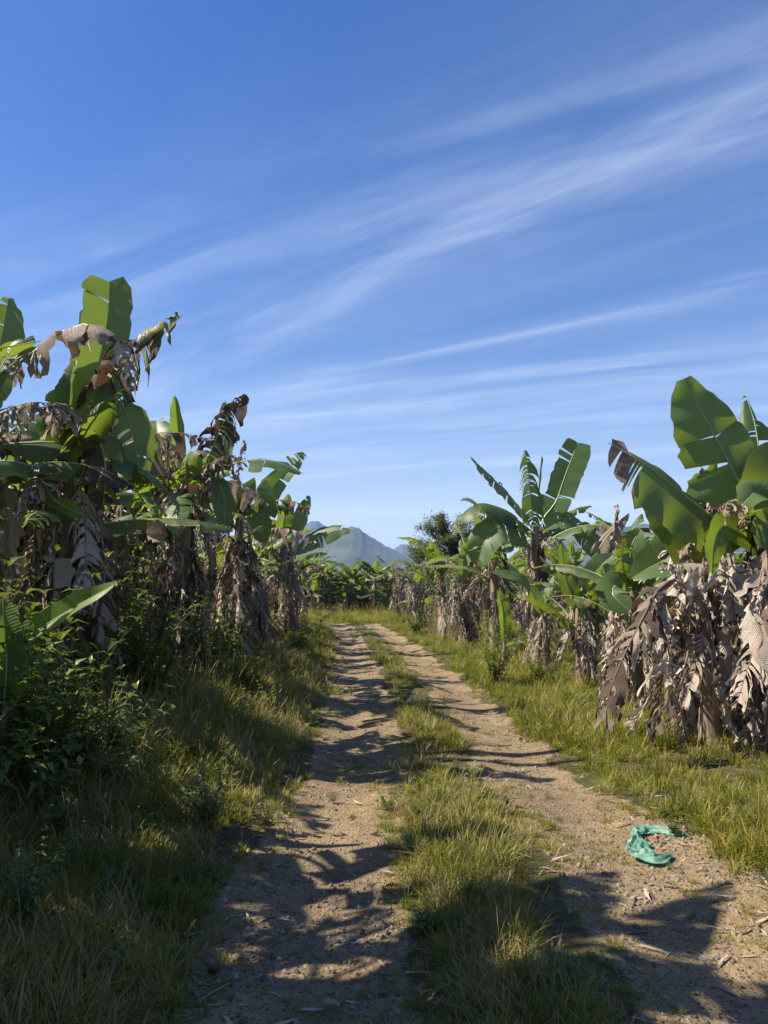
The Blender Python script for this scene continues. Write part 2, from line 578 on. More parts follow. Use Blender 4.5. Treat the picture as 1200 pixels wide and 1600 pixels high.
def ground_mat():
    m, t = new_mat('earth')
    geo = t.add('ShaderNodeNewGeometry')
    pos = geo.outputs['Position']
    at = t.add('ShaderNodeAttribute', attribute_name='dirt')
    n1 = t.noise(pos, 1.3, 5, 0.6)
    n2 = t.noise(pos, 9, 5, 0.65)
    n3 = t.noise(pos, 60, 4, 0.7)
    vo = t.add('ShaderNodeTexVoronoi', {'Vector': pos, 'Scale': 42.0, 'Randomness': 1.0})
    vo2 = t.add('ShaderNodeTexVoronoi', {'Vector': pos, 'Scale': 15.0, 'Randomness': 1.0})
    soil = t.ramp(t.math('ADD', t.math('MULTIPLY', n1, 0.55), t.math('MULTIPLY', n2, 0.45)),
                  [(0.3, (0.15, 0.105, 0.06)), (0.45, (0.26, 0.19, 0.108)), (0.58, (0.37, 0.27, 0.145)), (0.72, (0.47, 0.33, 0.15))])
    peb = t.mix(t.smooth(t.math('SUBTRACT', vo.outputs['Distance'], t.math('MULTIPLY', n2, 0.4)), 0.22, 0.1), soil, t.ramp(t.add('ShaderNodeSeparateColor', {0: vo.outputs['Color']}).outputs[0], [(0.0, (0.11, 0.09, 0.07)), (0.6, (0.25, 0.2, 0.155)), (1.0, (0.4, 0.33, 0.25))]))
    soil2 = t.mix(t.math('MULTIPLY', t.smooth(n3, 0.45, 0.7), 0.45), peb, (0.12, 0.092, 0.066))
    soil2 = t.mix(t.math('MULTIPLY', t.smooth(t.noise(pos, 3.1, 4, 0.6), 0.52, 0.7), 0.35), soil2, (0.28, 0.235, 0.17))
    litter = t.ramp(n2, [(0.3, (0.05, 0.045, 0.025)), (0.55, (0.12, 0.10, 0.05)), (0.75, (0.2, 0.16, 0.085))])
    litter = t.mix(t.math('MULTIPLY', t.smooth(n1, 0.45, 0.6), 0.6), litter, (0.06, 0.085, 0.02))
    f = t.smooth(t.math('ADD', at.outputs['Fac'], t.math('MULTIPLY', t.math('SUBTRACT', n2, 0.5), 0.8)), 0.28, 0.62)
    col = t.mix(f, litter, soil2)
    hgt = t.math('ADD', t.math('ADD', n2, t.math('MULTIPLY', n3, 0.5)), t.math('ADD', t.math('MULTIPLY', t.smooth(vo.outputs['Distance'], 0.35, 0.0), 0.35), t.math('MULTIPLY', t.smooth(vo2.outputs['Distance'], 0.3, 0.0), 0.3)))
    bmp = t.add('ShaderNodeBump', {'Strength': 1.0, 'Distance': 0.045, 'Height': hgt})
    p = t.add('ShaderNodeBsdfPrincipled', {'Base Color': col, 'Roughness': 0.95, 'Specular IOR Level': 0.15, 'Normal': bmp})
    t.add('ShaderNodeOutputMaterial', {0: p})
    return m


GM = ground_mat()
fi, fj = np.meshgrid(np.arange(nx - 1), np.arange(ny - 1), indexing='ij')
q = (fi * ny + fj).ravel()
quads = np.stack([q, q + ny, q + ny + 1, q + 1], -1)
tc_mid = 0.5 * (tcol[:-1] + tcol[1:])
yc_mid = 0.5 * (yrow[:-1] + yrow[1:])
is_track = ((np.abs(tc_mid) < 1.475)[:, None] & ((yc_mid < 47) & (yc_mid > -45))[None, :]).ravel()


def sub_mesh(name, sel):
    fs = quads[sel]
    used, inv = np.unique(fs, return_inverse=True)
    return mesh_from(name, Vg[used], inv.reshape(-1, 4), GM, None, {'dirt': dg[used]})


tag(obj('ground', sub_mesh('ground', ~is_track)), 'earth of the plantation on both sides of the track', kind='structure')
tag(obj('dirt_track', sub_mesh('dirt_track', is_track)), 'rutted tan dirt track with two wheel ruts and grassy middle', kind='structure')


def ground_z(x, y):
    return float(height(x, y))


# ---- mountains
def mountain(name, label, ridge, d0, depth, seed, foot=0.0):
    """ridge: pixels of the skyline; the crest stands at distance d0, slopes run towards and away from the camera"""
    r = np.random.default_rng(seed)
    us = np.array([p[0] for p in ridge], float)
    vs = np.array([p[1] for p in ridge], float)
    n = 150
    u = np.linspace(us[0], us[-1], n)
    v = np.interp(u, us, vs)
    zc_ = np.array([pix(a, b, d0) for a, b in zip(u, v)])
    x0, z0 = zc_[:, 0], zc_[:, 2]
    ph = r.uniform(0, 6.28, 8)
    z0 = z0 * (1 + 0.012 * np.sin(u * 0.19 + ph[0]) + 0.009 * np.sin(u * 0.53 + ph[1]))
    rows = np.linspace(-1, 1, 41)
    P = np.zeros((n, 41, 3))
    for j, c in enumerate(rows):
        fall = (1 - abs(c)) ** 0.85
        spur = 1 + 0.17 * vnoise(x0 / depth * 7 + 2 * c, 3.5 * c + 0 * x0, seed + 50) * (1 - (1 - abs(c)) ** 2) + 0.08 * vnoise(x0 / depth * 19, 8 * c + 0 * x0, seed + 60) * min(1, abs(c) * 2.5)
        P[:, j, 0] = x0 + 0.1 * depth * np.sin(c * 3 + ph[4]) * abs(c)
        P[:, j, 1] = d0 + c * depth
        P[:, j, 2] = np.maximum(z0 * fall * np.clip(spur, 0.3, 1.35 if c else 1), -0.5) + 0.2 - 0.7 * (abs(c) > 0.97)
    P[:, 20, 2] = z0
    gg = Geo()
    gg.grid(P, np.zeros((n, 41, 2)), np.zeros((n, 41)))
    return tag(obj(name, gg.mesh(name, MAT['hill'])), label, kind='structure')


MAT['hill'] = plain_mat('forested_slope', (0.03, 0.045, 0.022), (0.085, 0.10, 0.05), 0.012, 0.95, 0.0)
mountain('mountain', 'broad forested mountain with a sloping right shoulder beyond the far bananas',
         [(250, 905), (330, 880), (400, 850), (470, 834), (500, 831), (520, 830), (545, 823), (562, 826), (585, 843), (612, 857), (640, 874), (680, 893), (740, 908), (800, 918)], 2600, 700, 1)
mountain('mountain', 'paler second mountain rising behind the broad one',
         [(330, 900), (400, 860), (440, 830), (470, 818), (490, 814), (505, 819), (530, 835), (580, 850), (600, 872), (622, 853), (637, 850), (655, 860), (690, 866), (740, 880), (800, 912)], 3900, 600, 2)
mountain('mountain', 'blue wooded mountain behind the plants on the right of the track',
         [(700, 915), (760, 890), (820, 860), (880, 838), (930, 818), (980, 822), (1050, 812), (1130, 825), (1210, 840), (1320, 880), (1400, 910)], 2300, 600, 3)
mountain('mountain', 'long low wooded hill behind the plants on the left of the track',
         [(-600, 912), (-450, 880), (-250, 850), (-100, 858), (60, 862), (180, 880), (300, 912)], 2500, 600, 4)


# ------------------------------------------------------------------ scattering of stuff
def scatter(name, pts, rot, scl, idx, coll, label, mat=None):
    me = bpy.data.meshes.new(name)
    me.from_pydata([tuple(p) for p in pts], [], [])
    a = me.attributes.new('rot', 'FLOAT_VECTOR', 'POINT')
    a.data.foreach_set('vector', np.asarray(rot, dtype=np.float32).ravel())
    a = me.attributes.new('scl', 'FLOAT', 'POINT')
    a.data.foreach_set('value', np.asarray(scl, dtype=np.float32))
    a = me.attributes.new('idx', 'INT', 'POINT')
    a.data.foreach_set('value', np.asarray(idx, dtype=np.int32))
    o = obj(name, me)
    ng = bpy.data.node_groups.new(name + '_scatter', 'GeometryNodeTree')
    ng.interface.new_socket('Geometry', in_out='INPUT', socket_type='NodeSocketGeometry')
    ng.interface.new_socket('Geometry', in_out='OUTPUT', socket_type='NodeSocketGeometry')
    t = NT(ng)
    gi = t.add('NodeGroupInput')
    go = t.add('NodeGroupOutput')
    ci = t.add('GeometryNodeCollectionInfo')
    ci.inputs['Collection'].default_value = coll
    ci.inputs['Separate Children'].default_value = True
    ci.inputs['Reset Children'].default_value = True
    na = t.add('GeometryNodeInputNamedAttribute', data_type='FLOAT_VECTOR')
    na.inputs['Name'].default_value = 'rot'
    nb = t.add('GeometryNodeInputNamedAttribute', data_type='FLOAT')
    nb.inputs['Name'].default_value = 'scl'
    nc = t.add('GeometryNodeInputNamedAttribute', data_type='INT')
    nc.inputs['Name'].default_value = 'idx'
    ip = t.add('GeometryNodeInstanceOnPoints')
    ip.inputs['Pick Instance'].default_value = True
    t.l.new(gi.outputs[0], ip.inputs['Points'])
    t.l.new(ci.outputs[0], ip.inputs['Instance'])
    t.l.new(nc.outputs[0], ip.inputs['Instance Index'])
    t.l.new(na.outputs[0], ip.inputs['Rotation'])
    t.l.new(nb.outputs[0], ip.inputs['Scale'])
    t.l.new(ip.outputs[0], go.inputs[0])
    md = o.modifiers.new('scatter', 'NODES')
    md.node_group = ng
    tag(o, label, kind='stuff')
    return o


def source_collection(name, meshes):
    c = bpy.data.collections.new(name)
    for i, me in enumerate(meshes):
        o = bpy.data.objects.new('%s_%02d' % (name, i), me)
        c.objects.link(o)
    return c


# grass tufts
def tuft(seed, n, hmin, hmax, rad, lean, mat, wid=0.0045, dry=0.2, heads=0):
    r = np.random.default_rng(seed)
    gg = Geo()
    for i in range(n):
        a = r.uniform(0, 6.28)
        ra = rad * math.sqrt(r.random())
        base = np.array([math.cos(a) * ra, math.sin(a) * ra, -0.02])
        h = r.uniform(hmin, hmax)
        ld = r.uniform(0, 6.28) if r.random() < 0.4 else a + r.normal(0, 0.5)
        ln = abs(r.normal(lean, lean * 0.5))
        out = np.array([math.cos(ld), math.sin(ld), 0])
        sd = np.array([-out[1], out[0], 0])
        tw = r.normal(0, 0.5)
        sd = sd * math.cos(tw) + out * math.sin(tw)
        w = wid * r.uniform(0.7, 1.5)
        ts = np.array([0, 0.4, 0.75, 1.0])
        c = base[None] + out[None] * (ln * h * ts ** 2)[:, None] + np.array([0, 0, 1.0])[None] * (h * (ts - 0.35 * min(ln, 1.3) * ts ** 2.4))[:, None]
        ww = w * np.array([0.8, 1, 0.65, 0.0])
        P = np.vstack([c[:3] - sd * ww[:3, None], c[:3] + sd * ww[:3, None], c[3:4]])
        dv = dry + r.uniform(-0.25, 0.3)
        gg.faces(P, [(0, 3, 4, 1), (1, 4, 5, 2), (2, 5, 6)], [(0, 0), (0, .4), (0, .75), (1, 0), (1, .4), (1, .75), (.5, 1)], dv)
    for i in range(heads):
        a = r.uniform(0, 6.28)
        out = np.array([math.cos(a), math.sin(a), 0])
        h = hmax * r.uniform(1.0, 1.35)
        ts = np.linspace(0, 1, 5)
        c = out * 0.02 + out[None] * (0.3 * h * ts ** 2)[:, None] + np.array([0, 0, 1.0])[None] * (h * ts)[:, None]
        tube(gg, c, [0.0011, 0.001, 0.0008, 0.0022, 0.0006], 3, 1, 0.9)
    return gg.mesh('grass_tuft', mat, True)


tufts = [tuft(1, 40, .06, .15, .08, .6, MAT['grass'], .0032), tuft(2, 40, .09, .21, .08, .6, MAT['grass'], .0034),
         tuft(3, 34, .12, .27, .07, .65, MAT['grass'], .0036, .25, 1), tuft(4, 44, .03, .09, .10, .9, MAT['grass'], .0034, .2),
         tuft(5, 30, .09, .22, .08, .7, MAT['drygrass'], .0028, .5, 1), tuft(6, 40, .03, .10, .10, 1.1, MAT['drygrass'], .003, .5),
         tuft(7, 30, .16, .34, .07, .75, MAT['grass'], .004, .3, 2), tuft(8, 40, .06, .2, .09, .95, MAT['grass'], .0034, .3)]
TUFT = source_collection('tuft', tufts)


def grass_area(name, label, fn, n, y0, y1, tlo, thi, seed, far_scale=True, dens_pow=1.6):
    """fn(t, y, r) -> (keep probability, scale, weights over tuft kinds)"""
    r = np.random.default_rng(seed)
    u = r.random(n)
    p = 1 - dens_pow
    y = (y0 ** p + u * (y1 ** p - y0 ** p)) ** (1 / p)
    t = r.uniform(tlo, thi, n)
    x = t + road_x(y)
    keep, sc, kind = fn(t, y, x, r)
    k = (r.random(n) < keep) & (np.hypot((x - 1.72) / .3, (y - 4.85) / .42) > 1)
    x, y, t, sc, kind = x[k], y[k], t[k], sc[k], kind[k]
    if far_scale:
        sc = sc * (1 + 0.35 * sstep(8, 40, y)) * (0.68 + 0.32 * sstep(2.5, 6.5, y))
    z = height(x, y)
    m = len(x)
    rot = np.stack([r.normal(0, .12, m), r.normal(0, .12, m), r.uniform(0, 6.28, m)], -1)
    return scatter(name, np.stack([x, y, z], -1), rot, sc, kind, TUFT, label)


def pick(r, n, probs):
    probs = np.asarray(probs, float)
    return r.choice(len(probs), n, p=probs / probs.sum())


def fn_strip(t, y, x, r):
    cl = vnoise(x * 1.6, y * 1.3, 11)
    wd = .78 - .25 * sstep(7, 14, y) + .22 * vnoise(y * 1.9, 0 * y, 19)
    prof = (1 - sstep(0.14, 0.64, np.abs(t + 0.10 * vnoise(y * 2.4, 0 * y, 12)) / np.clip(wd, .45, 1.3)))
    keep = prof * np.clip(0.46 + 0.7 * cl, 0.03, .95)
    sc = (0.72 + 0.36 * cl + r.uniform(-.25, .3, len(t))) * (0.4 + 0.55 * prof)
    kind = pick(r, len(t), [3, 2.2, 1.8, 2.5, 5.5, 5.0, .6, 3])
    return keep, np.clip(sc, .3, 1.5), kind


grass_area('grass', 'yellow green grass strip growing between the two wheel ruts', fn_strip, 9000, 2.0, 46, -0.75, 0.75, 21)


def fn_right(t, y, x, r):
    cl = vnoise(x * 1.3, y * 1.3, 14)
    e = sstep(0.92, 1.42, t - 0.33 * (1 - sstep(4.6, 6.6, y)) + 0.15 * vnoise(y * 1.9, 0 * y, 13))
    keep = e * np.clip(0.72 + 0.35 * cl, .4, 1)
    sc = (0.85 + 0.25 * cl + r.uniform(-.2, .3, len(t))) * (0.5 + 0.6 * e)
    kind = pick(r, len(t), [3, 4, 2.5, 2, 1.5, 1.6, 1.2, 3])
    return keep, np.clip(sc, .3, 1.6), kind


grass_area('grass', 'sunlit yellow green grass verge under the plants right of the track', fn_right, 18000, 2.2, 60, .85, 6.5, 22)


def fn_left(t, y, x, r):
    cl = vnoise(x * 1.3, y * 1.3, 16)
    e = sstep(-1.05, -1.6, t + 0.18 * vnoise(y * 1.7, 0 * y, 15))
    keep = e * np.clip(0.9 + 0.3 * cl, .2, 1)
    sc = (0.9 + 0.25 * cl + r.uniform(-.2, .3, len(t))) * (0.5 + 0.7 * e) * (1 + .9 * sstep(-1.9, -3.0, t) * sstep(4.5, 6.5, y))
    kind = pick(r, len(t), [3, 3, 2.2, 1.5, 6, 4, 1.0, 3])
    return keep, np.clip(sc, .3, 1.7), kind


grass_area('grass', 'dark shaded grass bank left of the track', fn_left, 17000, 1.6, 60, -6.0, -1.0, 23)


def fn_bare(t, y, x, r):
    cl = vnoise(x * 2.2, y * 2.2, 18)
    edge_ = np.exp(-((np.abs(np.abs(t) - .85) - .38) / .14) ** 2)
    keep = np.clip(cl - 0.45, 0, .5) * .8 + 0.012 + .22 * edge_
    return keep, r.uniform(.25, .6, len(t)), pick(r, len(t), [2, 0, 0, 5, .5, 5, 0, 1])


grass_area('sparse_grass', 'thin low grass sprouting in the bare wheel ruts', fn_bare, 12000, 2.0, 40, -1.4, 1.4, 24)


def fn_field(t, y, x, r):
    return np.ones(len(t)), r.uniform(1.0, 2.0, len(t)), pick(r, len(t), [3, 4, 3, 1, 1.5, 1, 2, 3])


grass_area('grass', 'grassy clearing at the far end of the track', fn_field, 6000, 38, 75, -14, 12, 25, True, 1.2)


# ------------------------------------------------------------------ weeds and shrubs
def add_leaf(gg, p, d, up, L, w, D=0.0, droop=0.25):
    d = d / np.linalg.norm(d)
    s = np.cross(d, up)
    s = s / max(np.linalg.norm(s), 1e-6)
    n = np.cross(s, d)
    mid = p + d * L * 0.45 + n * L * 0.05
    tip = p + d * L - n * L * droop
    P = [p, mid - s * w + n * w * .35, mid, mid + s * w + n * w * .35, tip]
    gg.faces(P, [(0, 1, 2), (0, 2, 3), (1, 4, 2), (2, 4, 3)], [(.5, 0), (0, .5), (.5, .5), (1, .5), (.5, 1)], D)


def weed_geo(seed, h, nst, lpl, L, w, spread, whorl=2):
    """upright leafy weed: several stems with leaves in pairs or whorls"""
    r = np.random.default_rng(seed)
    st, lf = Geo(), Geo()
    for i in range(nst):
        a = r.uniform(0, 6.28)
        o = np.array([math.cos(a), math.sin(a), 0])
        hh = h * r.uniform(.55, 1.1)
        sp = spread * r.uniform(.2, 1.2)
        ts = np.linspace(0, 1, 5)
        b = o * r.uniform(0, .05)
        path = b[None] + o[None] * (sp * hh * ts ** 1.5)[:, None] + np.array([0, 0, 1.0])[None] * (hh * ts * (1 - .15 * sp * ts))[:, None]
        path[0, 2] = -0.03
        tube(st, path, 0.005 * h ** .5 * np.array([1.2, 1, .8, .55, .25]), 4)
        for k in range(lpl):
            tt = 0.15 + 0.85 * (k + 1) / lpl
            p = np.array([np.interp(tt, ts, path[:, c]) for c in range(3)])
            a0 = r.uniform(0, 6.28)
            for j in range(whorl):
                aa = a0 + j * 6.28 / whorl + r.normal(0, .3)
                el = r.uniform(-.15, .7) + (.4 if k == lpl - 1 else 0)
                d = np.array([math.cos(aa) * math.cos(el), math.sin(aa) * math.cos(el), math.sin(el)])
                q = L * r.uniform(.6, 1.25) * (1.15 - .45 * tt)
                add_leaf(lf, p, d, np.array([0, 0, 1.0]), q, q * w * r.uniform(.8, 1.2), r.uniform(0, .3), r.uniform(.05, .5))
    return st, lf


WS = [weed_geo(1, .45, 7, 7, .10, .2, .5, 3), weed_geo(2, .6, 9, 8, .085, .26, .5, 2), weed_geo(3, .35, 8, 5, .12, .17, .8, 4),
      weed_geo(4, .9, 12, 11, .09, .24, .45, 3), weed_geo(5, .7, 10, 9, .11, .2, .6, 3), weed_geo(6, .3, 9, 5, .07, .32, .8, 3)]


def joined(st, lf, mat):
    g2 = Geo()
    g2.V, g2.F, g2.U, g2.D, g2.n = list(st.V), list(st.F), list(st.U), list(st.D), st.n
    for V, U, D in zip(lf.V, lf.U, lf.D):
        g2.V.append(V); g2.U.append(U); g2.D.append(D)
    g2.F += [tuple(i + st.n for i in f) for f in lf.F]
    return g2.mesh('weed', mat)


WEED = source_collection('weed', [joined(s, l, MAT['weed']) for s, l in WS] + [joined(*WS[0], MAT['weedpale']), joined(*WS[4], MAT['weedpale'])])


def undergrowth(name, label, n, y0, y1, t0, t1, seed, keepfn, scfn, probs):
    r = np.random.default_rng(seed)
    p = -0.5
    y = (y0 ** p + r.random(n) * (y1 ** p - y0 ** p)) ** (1 / p)
    t = r.uniform(t0, t1, n)
    x = t + road_x(y)
    k = r.random(n) < keepfn(t, y, x)
    x, y, t = x[k], y[k], t[k]
    m = len(x)
    rot = np.stack([r.normal(0, .1, m), r.normal(0, .1, m), r.uniform(0, 6.28, m)], -1)
    scatter(name, np.stack([x, y, height(x, y)], -1), rot, scfn(t, y, r), pick(r, m, probs), WEED, label)


undergrowth('undergrowth', 'dark tangled weeds covering the shaded bank left of the track', 2300, 1.8, 40, -7, -1.35, 31,
            lambda t, y, x: np.clip(.4 + .55 * vnoise(x * 1.1, y * 1.1, 37), .06, .9) * sstep(-1.3 - 1.1 * (1 - sstep(4.0, 7, y)), -2.6 - .9 * (1 - sstep(4.0, 7, y)), t + .25 * vnoise(x * 1.2, y * 1.2, 31)) * .95,
            lambda t, y, r: (0.6 + 0.9 * sstep(-1.6, -3.4, t)) * r.uniform(.4, 1.35, len(t)) * (1 - .5 * (1 - sstep(2.2, 4.5, y))), [3, 3, 2, 2.5, 2.5, 2, .8, .8])
undergrowth('undergrowth', 'low green weeds among the grass right of the track', 800, 4, 45, 1.5, 7, 32,
            lambda t, y, x: np.clip(.15 + .5 * vnoise(x * .9, y * .9, 33), 0, 1) * sstep(1.4, 2.4, t),
            lambda t, y, r: r.uniform(.4, .85, len(t)), [3, 3, 3, .4, .8, 3, 1, 1])


undergrowth('low_weeds', 'small broad leaved weeds scattered in the grass strip and along the ruts', 700, 2.2, 30, -1.5, 1.9, 36,
            lambda t, y, x: np.clip(.25 + .5 * vnoise(x * 1.5, y * 1.5, 38), 0, 1) * (1 - .85 * rut_mask(t, y)),
            lambda t, y, r: r.uniform(.12, .4, len(t)), [1, 1, 3, 0, 0, 4, 1.5, 0])


def weed_thing(name, label, cat, group, u, v, d, src, mat, h, rotz):
    p = pix(u, v, d)
    root = obj(name, None, None, (p[0], d, ground_z(p[0], d) - 0.005), (0, 0, rotz), h)
    tag(root, label, cat, group)
    st, lf = WS[src]
    obj('stem', st.mesh('stem', MAT['weed']), root)
    obj('foliage', lf.mesh('foliage', mat), root)
    return root


def ground_at(u, v):
    """where the ray through a pixel meets the ground (y), by marching"""
    for d in np.arange(1.5, 80, 0.05):
        p = pix(u, v, d)
        if p[2] <= ground_z(p[0], d):
            return d
    return 80.0


# pale weeds standing out on the bank, and bushes
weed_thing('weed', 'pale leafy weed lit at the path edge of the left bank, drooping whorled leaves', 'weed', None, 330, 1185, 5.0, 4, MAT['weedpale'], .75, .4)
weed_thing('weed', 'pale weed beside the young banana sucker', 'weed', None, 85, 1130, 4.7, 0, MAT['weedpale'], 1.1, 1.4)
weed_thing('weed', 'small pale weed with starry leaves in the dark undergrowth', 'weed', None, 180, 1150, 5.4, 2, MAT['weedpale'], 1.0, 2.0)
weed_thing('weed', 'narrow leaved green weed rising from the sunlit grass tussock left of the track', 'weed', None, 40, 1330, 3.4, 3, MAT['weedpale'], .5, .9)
weed_thing('weed', 'bushy weed at the foot of the shaded bananas where the track narrows', 'weed', None, 465, 1000, 17.5, 4, MAT['weed'], 1.3, 2.4)
for (u, d, s, sc_, lab) in [(770, 12.5, 3, 1.35, 'leafy green bush right of the track beside a dead banana skirt'),
                            (650, 27.0, 4, 1.6, 'yellow green weedy bush where the track bends'),
                            (240, 8.0, 3, 1.25, 'dark bush under the shaded bananas, taller than the weeds around it'),
                            (150, 7.0, 4, 1.3, 'dark leafy bush right behind the young banana sucker'),
                            (330, 10.5, 3, 1.3, 'dark bush against the brown skirts of the shaded bananas')]:
    xx = pix(u, 900, d)[0]
    weed_thing('bush', lab, 'bush', 'bushes beside the track', u, 900, d, s, MAT['weed'], sc_, d)

# ------------------------------------------------------------------ banana plants
R = np.random.default_rng(77)
random.seed(7)


def green_variant(seed):
    r = np.random.default_rng(seed)
    L = r.uniform(1.5, 2.1)
    el = r.uniform(.75, 1.25)
    arch = r.uniform(.3, 1.1)
    pts = []
    p = np.zeros(3)
    for k in range(6):
        pts.append(p.copy())
        a = el - arch * (k / 5) ** 1.3 * 1.5
        p = p + np.array([math.cos(a), 0.05 * r.normal(), math.sin(a)]) * L / 5
    gg, rr = Geo(), Geo()
    up = np.array([-math.sin(el - .5), 0.0, math.cos(el - .5)])
    dr0 = r.choice([0, 0.05, .2])
    tip = r.choice([0, 0.3, .7])
    M, _ = leaf_geo(gg, pts, r.uniform(.22, .3), r.uniform(.22, .3), up, r, .16, (r.integers(4, 18), r.integers(4, 18)), (r.uniform(-.3, .4), r.uniform(-.3, .4)), r.uniform(.2, .75), .35,
                    lambda s, t: dr0 + tip * np.maximum(0, s - .6) * 2 + .1 * t, missing=.08, chaos=.08)
    midrib_geo(rr, M, .022)
    return gg.mesh('leaf', MAT['leaf']), rr.mesh('midrib', MAT['rib'])


def dead_variant(seed, kind):
    """a dead leaf hanging from its bent stalk; kind 0 shredded, 1 folded sheet, 2 bundle"""
    r = np.random.default_rng(seed)
    L = r.uniform(.9, 1.5)
    out = r.uniform(.12, .38)
    pts = [np.zeros(3), np.array([out * .6, 0, r.uniform(.02, .16)]), np.array([out, r.normal(0, .03), -.08]),
           np.array([out * r.uniform(.8, 1.25), r.normal(0, .06), -L * .5]), np.array([out * r.uniform(.6, 1.3), r.normal(0, .1), -L])]
    gg, rr = Geo(), Geo()
    fc = (math.cos(r.uniform(-.9, .9)), math.sin(r.uniform(-.9, .9)), .2)
    if kind == 0:
        M, _ = leaf_geo(gg, pts, r.uniform(.24, .38), r.uniform(.24, .38), fc, r, .14, (32, 32), (.3, .3), .9, .2, lambda s, t: 1 + 0 * s, missing=.28, wav=.016, crumple=.008, ns=40, nt=5, slant=.5, rag=.1, chaos=.16)
    elif kind == 1:
        M, _ = leaf_geo(gg, pts, r.uniform(.16, .26), r.uniform(.12, .2), fc, r, .2, (8, 8), (r.uniform(.2, 1.2), r.uniform(.2, 1.2)), .6, .4, lambda s, t: 1.12 + 0 * s, missing=.18, wav=.03, crumple=.018, ns=26, nt=4, slant=.5, rag=.08, chaos=.22)
    else:
        M, _ = leaf_geo(gg, pts, r.uniform(.18, .28), r.uniform(.18, .28), fc, r, .12, (38, 38), (.9, .9), .88, .3, lambda s, t: .92 + 0 * s, missing=.25, wav=.012, crumple=.008, ns=44, nt=5, slant=.9, rag=.12, chaos=.14)
    midrib_geo(rr, M, .02)
    return gg.mesh('dead_leaf', MAT['dead']), rr.mesh('midrib', MAT['deadrib'])


GREEN = [green_variant(100 + i) for i in range(10)]
DEAD = [dead_variant(200 + i, [0, 1, 2, 0, 2][i % 5]) for i in range(24)]


def rag_variant(seed):
    """a dry leaf still held out on its arched midrib, its shreds hanging straight down"""
    r = np.random.default_rng(seed)
    L = r.uniform(1.1, 1.8)
    el = r.uniform(.5, 1.2)
    arch = r.uniform(1.2, 2.2)
    pts, p = [], np.zeros(3)
    for k in range(6):
        pts.append(p.copy())
        a_ = el - arch * (k / 5) ** 1.1
        p = p + np.array([math.cos(a_), .06 * r.normal(), math.sin(a_)]) * L / 5
    gg, rr = Geo(), Geo()
    M, _ = leaf_geo(gg, pts, r.uniform(.28, .42), r.uniform(.28, .42), (-.3, 0, 1), r, .2, (26, 26), (0, 0), .92, .15, lambda s, t: .85 + .25 * t, missing=.2, wav=.01, crumple=.016, ns=40, nt=4, rag=.12, chaos=.35)
    midrib_geo(rr, M, .02)
    return gg.mesh('dead_leaf', MAT['dead']), rr.mesh('midrib', MAT['deadrib'])


RAGS = [rag_variant(400 + i) for i in range(9)]


def stem_variant(seed):
    r = np.random.default_rng(seed)
    gg = Geo()
    n = 16
    zs = np.linspace(0, 1, n)
    path = np.stack([.03 * np.sin(zs * 3 + r.uniform(0, 6)) * zs, .03 * np.sin(zs * 2.5 + r.uniform(0, 6)) * zs, zs], -1)
    path[0, 2] = -.06
    rad = (.135 - .07 * zs) * (1 + .06 * r.normal(size=n))
    rad[0] *= 1.25
    tube(gg, path, rad, 12)
    # loose sheath edges
    for k in range(9):
        z0 = r.uniform(.15, .85)
        a = r.uniform(0, 6.28)
        rr = .137 - .07 * z0
        P = []
        for j in range(4):
            for i in range(3):
                an = a + (i - 1) * .55
                q = rr * (1.03 + .35 * (j / 3) ** 2 * r.uniform(.4, 1.1))
                P.append((math.cos(an) * q, math.sin(an) * q, z0 - .05 + j * .05))
        gg.grid(np.array(P).reshape(4, 3, 3), np.zeros((4, 3, 2)), np.zeros((4, 3)))
    return gg.mesh('pseudostem', MAT['stem'])


STEMS = [stem_variant(i) for i in range(4)]


